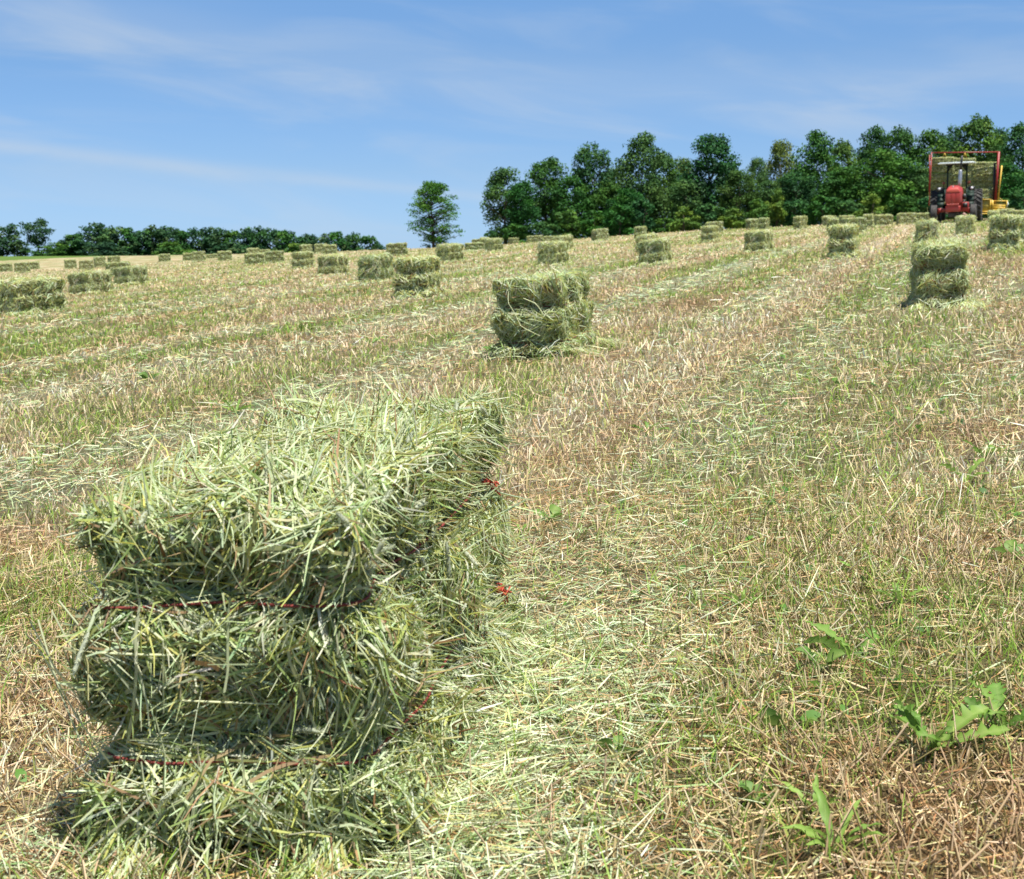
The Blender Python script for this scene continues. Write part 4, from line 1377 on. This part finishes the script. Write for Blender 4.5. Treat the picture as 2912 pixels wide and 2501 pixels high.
GF = 'trees of the distant wood on the left'
FT = [(10, 632, 66, 2, 'tall dark tree at the left border of the far wood'), (56, 684, 44, 0, 'low tree between the two tallest on the far left'), (158, 690, 40, 1, 'low tree right of the far spreading tree'), (186, 682, 44, 0, 'lowest tree before the far wood rises'),
      (205, 668, 60, 3, 'tree at the start of the long far wood'), (238, 662, 55, 1, 'rounded far tree left of the one with a raised top'), (272, 630, 60, 2, 'far tree whose loose top stands above its neighbours'), (308, 655, 60, 0, 'far tree right of the raised top'),
      (332, 645, 62, 1, 'dark dome tree of the far wood above the tucked bale'), (362, 648, 60, 3, 'pale olive dome of the far wood'), (395, 660, 60, 0, 'lower far tree right of the pale olive dome'), (428, 652, 60, 1, 'far tree above the green strip end'),
      (456, 637, 62, 2, 'pointed far tree above the single small bale'), (492, 650, 60, 0, 'rounded far tree right of the pointed one'), (520, 656, 55, 3, 'small far tree in the middle of the far wood'), (545, 650, 60, 1, 'far tree above the overlapping pair of bales'),
      (590, 642, 66, 2, 'dark tall tree in the middle of the far wood'), (628, 652, 60, 0, 'pale tree right of the dark tall one in the far wood'), (662, 656, 55, 3, 'small far tree left of the twin peaks'), (697, 645, 60, 2, 'left of twin peaks in the far wood'),
      (732, 646, 62, 1, 'right of twin peaks in the far wood'), (768, 652, 60, 0, 'far tree above the lying pair of bales'), (802, 655, 60, 3, 'broad dark far tree right of the lying pair'), (835, 660, 60, 1, 'far tree above the upright dark bale'),
      (870, 668, 56, 0, 'low pale far tree toward the right end'), (912, 661, 58, 2, 'far tree with a spiky top toward the right end'), (955, 659, 66, 3, 'broad olive tree near the right end of the far wood'), (988, 672, 50, 0, 'dip tree between the last two tops of the far wood'),
      (1014, 663, 46, 1, 'small round top second from the right end of the far wood'), (1050, 671, 60, 3, 'last but one tree sloping down at the far wood end'), (1076, 690, 36, 0, 'last low tree at the right end of the far wood'),
      (128, 700, 60, 3, 'bushy growth at the foot of the far spreading tree'), (300, 690, 80, 0, 'low bushes before the far wood, left'), (480, 688, 90, 3, 'low bushes before the far wood, middle'), (660, 690, 90, 0, 'low bushes before the far wood, right'), (850, 692, 90, 3, 'low bushes before the far wood, right end')]
for x, t, w, m, lab in FT:
    d = 505 if x not in (128, 300, 480, 660, 850) else 490
    tree('far_%d' % m, x, t, w * 1.12, d, lab, GF, 'distant_tree')
tree('spreading', 106, 627, 92, 495, 'far spreading tree with a broad round head on a bare trunk', GF, 'distant_tree')
tree('far_1', 1160, 706, 8, 300, 'tiny far tree tip right of the side on bale at the crest', GF, 'distant_tree')


def lone_tree():
    """an open young tree: level tiers of limbs with leafy plates, sky between them"""
    d = 140.0
    gg = np.random.default_rng(404)
    p = at_dist(1228, d)
    Hh = CAMZ + (720 - 525) / F * d - p[2]
    mpx = d / F
    root = empty('young_tree', p, 0, label='lone open branched young tree standing on the crest against the sky', category='tree')
    base_px = 720 - (p[2] - CAMZ) / d * F
    zpx = lambda y: (base_px - y) * mpx
    mb = MB()
    zz = np.linspace(-.3, zpx(560), 10)
    tr = np.stack([.08 * np.sin(zz * .9), .06 * np.cos(zz), zz], -1); tr[:, 0] += np.linspace(0.12, 0, 10)
    mb.tube(tr, np.linspace(.16, .035, 10), 8)
    # (height in the photograph, reach left, reach right, thickness of the leaf plate) all in its pixels
    tiers = [(532, -12, 22, 17), (543, -36, 34, 18), (554, -46, 32, 18), (566, -42, 50, 18), (578, -40, 56, 18), (592, -58, 62, 17), (604, -70, 62, 15), (619, -34, 58, 16), (634, -50, 50, 16), (646, -70, 66, 16), (657, -56, 66, 14), (671, -26, 36, 12), (684, -24, 34, 12), (693, -22, 42, 9)]
    cl = []
    for yq, l, r, th in tiers:
        for q in range(9):
            a = gg.uniform(0, 2 * np.pi)
            yp = yq + gg.normal(0, 8)
            reach = (-l if math.cos(a) < 0 else r) * abs(math.cos(a)) + .8 * (r - l) / 2 * abs(math.sin(a))
            reach *= gg.uniform(.68, 1.18)
            for fr in (1, .72, .45):
                if gg.random() < .25: continue
                rr = reach * (fr + gg.normal(0, .06)) * mpx
                cl.append((np.array([math.cos(a) * rr, math.sin(a) * rr, zpx(yp) - (1 - fr) * .1 + gg.normal(0, .13)]), gg.uniform(.45, 1.25) * th * mpx * .80))
            e = np.array([math.cos(a) * reach * mpx * .9, math.sin(a) * reach * mpx * .9, zpx(yp)])
            z0 = zpx(yp) - reach * mpx * .28
            s0 = np.array([np.interp(z0, zz, tr[:, 0]), np.interp(z0, zz, tr[:, 1]), max(z0, .5)])
            mb.tube([s0, (s0 + e) / 2 + [0, 0, .05], e], [.045, .03, .01], 5)
    C_ = np.array([q[0] for q in cl]); Rr = np.array([q[1] for q in cl])
    nleaf = 11000
    k = gg.choice(len(cl), nleaf, p=Rr ** 2 / (Rr ** 2).sum())
    dd = unit(gg.normal(0, 1, (nleaf, 3)))
    pp = C_[k] + dd * (Rr[k] * gg.random(nleaf) ** .5)[:, None] * np.array([1.5, 1.5, .62])
    nrm = unit(np.array([0, 0, .7]) + gg.normal(0, .6, (nleaf, 3)))
    e1 = unit(np.cross(nrm, gg.normal(0, 1, (nleaf, 3)))); e2 = np.cross(nrm, e1)
    s = .095 * gg.uniform(.6, 1.3, nleaf)[:, None]
    v = np.stack([pp - e1 * s, pp + e2 * s * .6, pp + e1 * s, pp - e2 * s * .6], 1)
    pal = np.array([(.062, .165, .026), (.08, .195, .03), (.048, .135, .024), (.105, .22, .034)])
    cc = pal[gg.choice(4, len(cl))][k] * gg.normal(1, .15, (nleaf, 1))
    fs = [np.concatenate(mb.f4), np.concatenate([q for q in mb.f3 if len(q)])]
    link('trunk', mesh_np('trunk', np.concatenate(mb.v), fs, BARK, None, True), root)
    link('crown', mesh_np('crown', v.reshape(-1, 3), np.arange(nleaf * 4).reshape(-1, 4), LEAF, np.clip(np.repeat(cc, 4, 0), .01, .6)), root)


lone_tree()

# ------------------------------------------------------------------ tractor
RED = principled('tractor_red', (0.34, 0.026, 0.020), 0.5, noise=0.35, scale=5, dirt=(0.26, 0.04, 0.034))
RED2 = principled('sunlit_red', (0.50, 0.08, 0.055), 0.45, noise=0.2, scale=4)  # paler red: light on the upturned nose is put into the paint
WRED = principled('wagon_red', (0.27, 0.017, 0.014), 0.5, noise=0.4, scale=3, dirt=(0.20, 0.025, 0.022))
RUBBER = principled('tyre_rubber', (0.030, 0.030, 0.032), 0.75, noise=0.4, scale=6, dirt=(0.075, 0.070, 0.062), spec=.3)
DGREEN = principled('dark_green_paint', (0.010, 0.028, 0.020), 0.6, spec=.3)
BLACK = principled('black_paint', (0.012, 0.013, 0.014), 0.5)
ROOFW = principled('pale_roof_paint', (0.56, 0.62, 0.62), 0.5, noise=.2)
STEEL = principled('muffler_steel', (0.42, 0.44, 0.47), 0.4, 0.75, noise=.3, scale=9)
GREASE = principled('greasy_metal', (0.05, 0.045, 0.042), 0.6, 0.3, noise=.5, scale=7)
RIMY = principled('rim_yellow', (0.60, 0.42, 0.05), 0.5, noise=.4)
YEL = principled('machine_yellow', (0.66, 0.43, 0.045), 0.5, noise=.35, scale=4, dirt=(0.42, 0.28, 0.06))
YELD = principled('weathered_yellow_panel', (0.40, 0.30, 0.05), 0.6, noise=.3, scale=3)
LAMP = principled('lamp_glass', (0.8, 0.82, 0.85), 0.15)
AMBER = principled('dull_amber_lens', (0.24, 0.06, 0.03), 0.4)
RUST = principled('rusty_pink_casting', (0.36, 0.22, 0.18), 0.7, noise=.4, scale=8)


def tyre_front(root, x, z, R, w):
    whl = MB().lathe([(R * .55, -w * .30), (R * .55, w * .30)], 28, 'x', (0, 0, 0)).build('front_wheel', RIMY, root, True)
    whl.location = (x, 0, z)
    pr = [(R * .56, -w * .36), (R * .74, -w * .50), (R * .90, -w * .48), (R * .965, -w * .42)]
    for q in range(4):
        a = -w * .40 + q * w * .215
        pr += [(R * .995, a), (R, a + w * .06), (R * .995, a + w * .13), (R * .955, a + w * .145), (R * .955, a + w * .20)]
    pr = pr[:-1] + [(R * .965, w * .42), (R * .90, w * .48), (R * .74, w * .50), (R * .56, w * .36)]
    MB().lathe(pr, 40).build('tyre', RUBBER, whl, True)
    m = MB().lathe([(0.0, -.03), (R * .54, -.05), (R * .55, -.03), (R * .30, .02), (R * .2, .06), (0, .07)], 24)
    m.build('rim', RIMY, whl, True)
    MB().lathe([(0, -.10), (.05, -.10), (.06, -.02), (.06, .12), (0, .13)], 14).build('hub', GREASE, whl, True)


def tyre_rear(root, x, y, z, R, w, outer):
    whl = MB().lathe([(R * .60, -w * .34), (R * .60, w * .34)], 32).build('rear_wheel', BLACK, root, True)
    whl.location = (x, y, z)
    pr = [(R * .60, -w * .42), (R * .74, -w * .5), (R * .88, -w * .48), (R * .93, -w * .40), (R * .95, 0), (R * .93, w * .40), (R * .88, w * .48), (R * .74, w * .5), (R * .60, w * .42)]
    MB().lathe(pr, 44).build('tyre', RUBBER, whl, True)
    nl = 22
    lug = None
    for k in range(nl):
        for s in (-1, 1):
            if lug is None:
                mb = MB()
                # a slanted bar from the shoulder to just past the middle
                a0, a1 = 0.0, 0.20
                P = []
                for (aa, xx, hh) in ((a0, .50, 1.0), (a1, -.03, 1.0)):
                    for (da, r) in ((-.035, .92), (.035, .92), (.030, 1.0), (-.030, 1.0)):
                        P.append((xx * w, math.sin(aa + da) * R * r, math.cos(aa + da) * R * r))
                mb.add(P, [(0, 1, 5, 4), (1, 2, 6, 5), (2, 3, 7, 6), (3, 0, 4, 7), (0, 3, 2, 1), (4, 5, 6, 7)])
                lug = mb.build('tread_lug', RUBBER, whl)
                o = lug
            else:
                o = lug.copy(); COL.objects.link(o)
            o.scale = (s, 1, 1)
            o.rotation_euler = ((k + (0.5 if s < 0 else 0)) / nl * 2 * math.pi, 0, 0)
    MB().lathe([(0, -.02 * outer), (R * .30, -.02 * outer), (R * .36, .08 * outer), (R * .57, .12 * outer), (R * .60, .17 * outer), (R * .62, .17 * outer), (R * .60, .10 * outer)], 32).build('rim', principled('dusty_rim', (.45, .45, .42), .5, .2, noise=.3), whl, True)
    MB().lathe([(0, -.1), (.11, -.1), (.11, .16 * 1), (.07, .2), (0, .2)], 16).build('hub', GREASE, whl, True)


def tractor():
    d = 65.0
    p = at_dist(2708, d)
    root = empty('tractor', p, 0, label='old red tractor with white sun roof parked nose on in front of the hay wagon', category='tractor')
    root.rotation_euler = (0, 0, -math.radians(17.3 + 3.0))
    slope_tilt(root, p)
    P = lambda mb, nm, mat, par=root, **k: mb.build(nm, mat, par, **k)
    for s in (-1, 1):
        tyre_front(root, s * .86, .415, .415, .28)
        tyre_rear(root, s * .92, 2.15, .76, .76, .46, s)
    # bonnet: six-sided nose, tapering back
    nose = [(-.36, .98), (-.33, 1.38), (-.30, 1.50), (-.22, 1.60), (.20, 1.60), (.28, 1.50), (.33, 1.38), (.35, .98), (.26, .74), (-.27, .74)]
    m = MB()
    A = np.array([(x * .90, -.62, z if z > 1.4 else z) for x, z in nose]); A[:, 2] = np.where(A[:, 2] > 1.45, A[:, 2] - .12, A[:, 2])
    B_ = np.array([(x, -.46, z) for x, z in nose]); Cc = np.array([(x * .98, 1.25, z + .10 * (z > 1.3)) for x, z in nose])
    v = np.concatenate([A, B_, Cc]); n = 10
    f = [(r * n + i, r * n + (i + 1) % n, (r + 1) * n + (i + 1) % n, (r + 1) * n + i) for r in range(2) for i in range(n)]
    m.add(v, f); m.f3.append(np.array([(2 * n, 2 * n + i + 1, 2 * n + i) for i in range(1, n - 1)] + [(0, i, i + 1) for i in range(1, n - 1)]))
    bon = P(m, 'bonnet', RED, bevel=.012)
    # paler upper nose cap, upright grille posts and badge boss
    cap = MB().prism([(-.315, 1.36), (-.292, 1.47), (-.215, 1.53), (.195, 1.53), (.272, 1.47), (.305, 1.36)], -.655, -.60)
    P(cap, 'nose_cap', RED2, bon, bevel=.02)
    for a, b in ((-.318, -.108), (-.102, .098), (.104, .308)):
        P(MB().box(((a + b) / 2, -.632, 1.11), (b - a, .03, .47)), 'grille_panel', RED, bon, bevel=.012)
    for x in np.linspace(-.24, .23, 9):
        P(MB().box((x, -.64, .80), (.024, .03, .13)), 'grille_bar', RED2, bon)
    P(MB().lathe([(0, -.02), (.03, -.02), (.03, .02), (0, .03)], 12, 'z', (-.02, -.42, 1.625)), 'radiator_cap', ROOFW)
    P(MB().box((0, -.46, .63), (.62, .36, .26), taper=(1.05, 1)), 'front_bolster', RED, bevel=.03)
    P(MB().box((0, -.02, .58), (1.40, .20, .17)), 'front_axle', RED, bevel=.03)
    for s in (-1, 1):
        P(MB().tube([(s * .52, -.05, .60), (s * .64, -.04, .56), (s * .70, 0, .46)], [.10, .085, .07], 10), 'axle_knuckle', RED)
        P(MB().tube([(s * .66, .0, .42), (s * .78, 0, .415)], .06, 10), 'spindle', GREASE)
    P(MB().box((.50, .12, .74), (.30, .55, .36)), 'toolbox', RED, bevel=.03)
    P(MB().box((.50, -.17, .78), (.20, .02, .20)), 'toolbox_recess_shade', BLACK)  # black plate on the face, standing in for the shade of a recess
    P(MB().tube([(-.62, .16, .50), (.62, .16, .50)], .025, 8), 'tie_rod', GREASE)
    P(MB().box((0, .6, .62), (.42, 1.6, .50)), 'engine_block', GREASE, bevel=.03)
    P(MB().box((-.05, -.2, .36), (.34, .5, .22)).box((.22, .1, .38), (.2, .3, .2)), 'sump', GREASE, bevel=.02)
    P(MB().tube([(.42, -.25, .42), (.55, -.2, .30), (.58, 0, .26)], [.06, .07, .05], 8), 'steering_cylinder', RUST)
    P(MB().tube([(-.32, -.3, .47), (-.12, -.34, .46)], .05, 8), 'casting', RUST)
    P(MB().box((0, 1.9, .78), (.50, 1.0, .55)), 'transmission_case', GREASE, bevel=.03)
    P(MB().tube([(-.95, 2.15, .76), (.95, 2.15, .76)], .11, 12), 'rear_axle', GREASE)
    P(MB().tube([(.42, .9, 1.3), (.42, .9, .95), (.40, .5, .9)], .035, 8), 'fuel_line', BLACK)
    P(MB().lathe([(0, -.11), (.08, -.11), (.09, 0), (.08, .12), (0, .12)], 14, 'z', (.43, .55, 1.16)), 'air_filter', BLACK)
    # exhaust: bright muffler, thin black pipe above
    ex = P(MB().tube([(.21, .70, 1.50), (.215, .70, 1.80), (.235, .70, 2.36), (.24, .70, 2.40)], [.045, .085, .075, .04], 14), 'muffler', STEEL)
    P(MB().tube([(.24, .70, 2.38), (.26, .70, 2.65), (.285, .70, 3.02)], [.048, .045, .05], 12), 'exhaust_pipe', BLACK, ex)
    # platform, fenders, wheel, seat
    P(MB().box((0, 1.75, .98), (.95, 1.1, .06)), 'platform', DGREEN)
    for s in (-1, 1):
        poly = []
        for q in range(9):
            a = math.radians(-20 + q * 16)
            poly.append((2.15 - math.cos(a) * .84, .76 + math.sin(a) * .84))
        poly2 = [(2.15 - (2.15 - y) * .96, .76 + (z - .76) * .96) for y, z in poly][::-1]
        mb = MB()
        for q in range(8):
            a_, b_ = poly[q], poly[q + 1]; c_, d_ = poly2[8 - q], poly2[7 - q]
            x0, x1 = s * .50, s * .80
            mb.add([(x0, *a_), (x1, *a_), (x1, *b_), (x0, *b_), (x0, *c_), (x1, *c_), (x1, *d_), (x0, *d_)], [(0, 1, 2, 3), (7, 6, 5, 4), (1, 5, 6, 2), (0, 3, 7, 4), (0, 4, 5, 1), (3, 2, 6, 7)])
        fe = P(mb, 'fender', DGREEN)
        P(MB().box((s * .72, 1.36, 1.54), (.26, .10, .20)), 'lamp_housing', BLACK, fe, bevel=.03)
        P(MB().lathe([(0, 1.295), (.05, 1.298), (.058, 1.31), (.058, 1.34)], 16, 'y', (s * .72, 0, 1.56)), 'headlight', LAMP, fe)
        P(MB().lathe([(0, -.07), (.055, -.06), (.065, 0), (.055, .06), (0, .07)], 12, 'z', (s * .56, 1.75, 1.82)), 'marker_lamp', AMBER, fe)
        P(MB().tube([(s * .56, 1.75, 1.52), (s * .56, 1.75, 1.76)], .018, 6), 'lamp_stalk', BLACK, fe)
        P(MB().box((s * .48, 1.6, 1.25), (.05, .5, .55)), 'side_panel', DGREEN)
    P(MB().tube([(-.02, 1.25, 1.35), (-.02, 1.5, 1.62)], .03, 8), 'steering_column', BLACK)
    th = np.linspace(0, 2 * np.pi, 25)
    P(MB().tube(np.stack([-.02 + .2 * np.cos(th), 1.52 + .07 * np.sin(th), 1.66 + .18 * np.sin(th)], -1), .014, 6, False), 'steering_wheel', BLACK)
    P(MB().box((-.02, 1.95, 1.22), (.46, .44, .10)).box((-.02, 2.16, 1.42), (.44, .08, .36)), 'seat', BLACK, bevel=.03)
    P(MB().box((-.02, 1.3, 1.30), (.5, .08, .42)), 'dashboard', BLACK, bevel=.02)
    # sun roof on two posts
    for s, x in ((-1, -.42), (1, .44)):
        po = P(MB().box((x, 2.25, 1.86), (.075, .075, 1.62)), 'roof_post', DGREEN)
        P(MB().prism([(x, 2.66), (x - s * .28, 2.66), (x, 2.32)], 2.22, 2.27), 'gusset', BLACK, po)
    P(MB().box((.01, 2.0, 2.715), (1.66, 1.3, .05)).box((.01, 2.0, 2.752), (1.50, 1.15, .03)), 'sun_roof', ROOFW, bevel=.012)
    P(MB().box((.01, 2.25, 2.665), (1.0, .9, .05)), 'roof_frame', BLACK)
    return root


tractor()


# ------------------------------------------------------------------ bale wagon
def wagon():
    d = 70.5
    p = at_dist(2727, d)
    root = empty('bale_wagon', p, 0, label='red bale wagon with tall open frame and yellow pickup, loaded behind the tractor', category='bale wagon')
    root.rotation_euler = (0, 0, -math.radians(18.0))
    root.scale = (.95, .95, .95)
    slope_tilt(root, p)
    root.rotation_quaternion = root.rotation_quaternion @ Matrix.Rotation(math.radians(2.0), 3, 'Y').to_quaternion()
    P = lambda mb, nm, mat, par=root, **k: mb.build(nm, mat, par, **k)
    P(MB().box((0, 2.6, .80), (2.95, 5.2, .14)), 'deck', WRED)
    for s in (-1, 1):
        P(MB().box((s * .55, 2.6, .66), (.14, 5.2, .14)), 'chassis_rail', WRED)
    P(MB().beam((0, .1, .62), (-.18, -2.0, .55), .12, .12), 'drawbar', WRED)
    for s, y in ((-1, 2.9), (1, 2.9), (-1, 3.9), (1, 3.9)):
        w = P(MB().lathe([(.24, -.11), (.36, -.14), (.42, -.10), (.43, 0), (.42, .10), (.36, .14), (.24, .11)], 28, 'x', (0, 0, 0)), 'wheel', RUBBER, smooth_shade=True)
        w.location = (s * .98, y, .43)
        P(MB().lathe([(0, -.05), (.20, -.06), (.25, -.10), (.25, .10), (.20, .06), (0, .05)], 22), 'rim', RIMY, w)
    P(MB().beam((-1.62, .05, 1.50), (-1.70, .05, 3.42), .06, .05).beam((-1.70, -.02, 3.38), (-1.60, -.02, 1.46), .13, .035), 'side_post', WRED)
    P(MB().beam((-1.60, .05, .80), (-1.60, .05, 3.55), .05, .08), 'post_tube', WRED)
    P(MB().beam((1.68, .05, .85), (1.72, .05, 3.55), .10, .12), 'corner_post', WRED)
    P(MB().beam((-1.64, .05, 3.53), (1.76, .05, 3.53), .055, .06), 'top_bar', WRED)
    P(MB().beam((1.60, .10, 1.0), (1.55, .10, 3.0), .03, .12), 'inner_rail', BLACK)
    for x in (-.95, .05):
        h = P(MB().tube([(x, .03, 3.50), (x + .05, .0, 3.40), (x + .09, .03, 3.30)], .018, 6).tube([(x, .03, 3.50), (x - .04, .06, 3.38), (x - .03, .1, 3.30)], .018, 6), 'bale_hook', YEL)
        P(MB().box((x, .05, 3.59), (.04, .05, .07)), 'hook_bolt', BLACK, h)
    P(MB().beam((1.80, -.10, 1.05), (1.90, .0, 2.84), .055, .05), 'loader_arm', YEL)
    # pickup: yellow gate frame, olive panel, chute of boards
    gate = P(MB().box((.98, -.55, .80), (.06, .07, .66)).box((1.44, -.55, .80), (.06, .07, .66)).box((1.21, -.55, 1.11), (.52, .07, .05)).box((1.21, -.55, .49), (.52, .07, .05)), 'pickup_gate', YEL)
    P(MB().box((1.21, -.53, .80), (.44, .03, .58)), 'gate_panel', YELD, gate)
    P(MB().box((1.02, -.60, .38), (.66, .10, .05), Matrix.Rotation(-.03, 3, 'Y')), 'skid_bar', YEL)
    P(MB().box((1.52, -.4, .84), (.06, .10, .50)), 'chute_post', YEL)
    ch = P(MB().box((1.56, -.55, .80), (.05, .08, .52)).box((2.24, -.45, .82), (.05, .08, .50)).box((1.90, -.50, 1.03), (.64, .06, .06)).box((1.90, -.50, .57), (.64, .12, .10)), 'pickup_chute', YEL)
    for k in range(3):
        P(MB().box((1.88, -.49, .69 + k * .105), (.60, .035, .094), Matrix.Rotation(.04, 3, 'Y')), 'chute_board', YELD if k == 2 else YEL, ch)
    P(MB().beam((1.84, -.5, 1.19), (2.06, -.5, 1.06), .03, .03), 'guide_rod', YEL)
    P(MB().tube([(2.24, -.45, 1.0), (2.31, -.48, .90), (2.24, -.5, .72)], .03, 8), 'chute_handle', ROOFW)
    P(MB().beam((2.22, -.9, .56), (2.46, -1.05, .16), .04, .04), 'pickup_arm', YEL)
    P(MB().box((.90, -.2, .72), (.30, .4, .42)), 'gearbox', WRED)
    P(MB().tube([(.75, -.35, .78), (1.05, -.35, .78)], .05, 10), 'drive_shaft', STEEL)
    return root, p


wroot, wp = wagon()
bpy.context.view_layer.update()
WM = wroot.matrix_world.copy()
GL = 'bales stacked on the wagon'
LOAD = [bale_model(Bale(.46, 1.08, .385, (.13, .26), .016, .0, 31 + q, .02 * (q - 1)), 1500, (.009, .017), (.07, .2), 3, 40, 12, 60 + q) for q in range(3)]
for m in LOAD:                                # nothing spills where a bale is stacked
    for ch in list(m.children):
        if ch.name.startswith('fallen'):
            bpy.data.objects.remove(ch)
rows = ('bottom', 'second', 'third', 'fourth', 'top')
spots = ('left', 'middle', 'right')
for r in range(6):
    for c in range(3):
        if r == 5 and c == 2: continue
        z = .885 + r * .395 + (0.05 if (r > 3 and c == 0) else 0) - (.10 if (r >= 4 and c == 2) else 0)
        x = (-1.04, .03, 1.06)[c] + random.uniform(-.05, .05)
        o = copy_tree(random.choice(LOAD))
        tw = random.uniform(-.10, .10); roll = random.uniform(-.05, .05)
        if r == 4 and c == 2: roll = -.14
        if r == 5 and c == 1: roll = .03
        o.matrix_world = WM @ (Matrix.Translation((x, .52 + random.uniform(-.13, .08), z)) @ Matrix.Rotation(math.pi / 2 + tw, 4, 'Z') @ Matrix.Rotation(roll, 4, 'X'))
        nm = ('lowest', 'second lowest', 'third', 'fourth', 'second highest', 'highest')[r]
        o['label'] = f'bale in the {nm} layer of the wagon load, ' + ('beside the left red post', 'in the middle behind the exhaust', 'beside the right red post')[c]
        o['category'] = 'hay bale'; o['group'] = GL
for x, y, z, lab in ((1.15, .05, .885, 'bale pushed forward at the right front edge of the wagon deck'), (-1.62, .75, .70, 'bale end poking out behind the left tractor wheel under the wagon side')):
    if x < 0: continue
    pass
# second row behind, seen over and between the front one
for c in range(3):
    o = copy_tree(LOAD[c])
    o.matrix_world = WM @ (Matrix.Translation(((-1.0, .05, 1.08)[c], 1.08, .885 + 4.55 * .395)) @ Matrix.Rotation(math.pi / 2 + .03 * c, 4, 'Z'))
    o['label'] = 'bale in the row behind the top of the wagon load, ' + ('left', 'middle', 'right')[c] + ' one'
    o['category'] = 'hay bale'; o['group'] = GL

for o in [o for o in bpy.data.objects if not o.users_collection]:
    bpy.data.objects.remove(o)
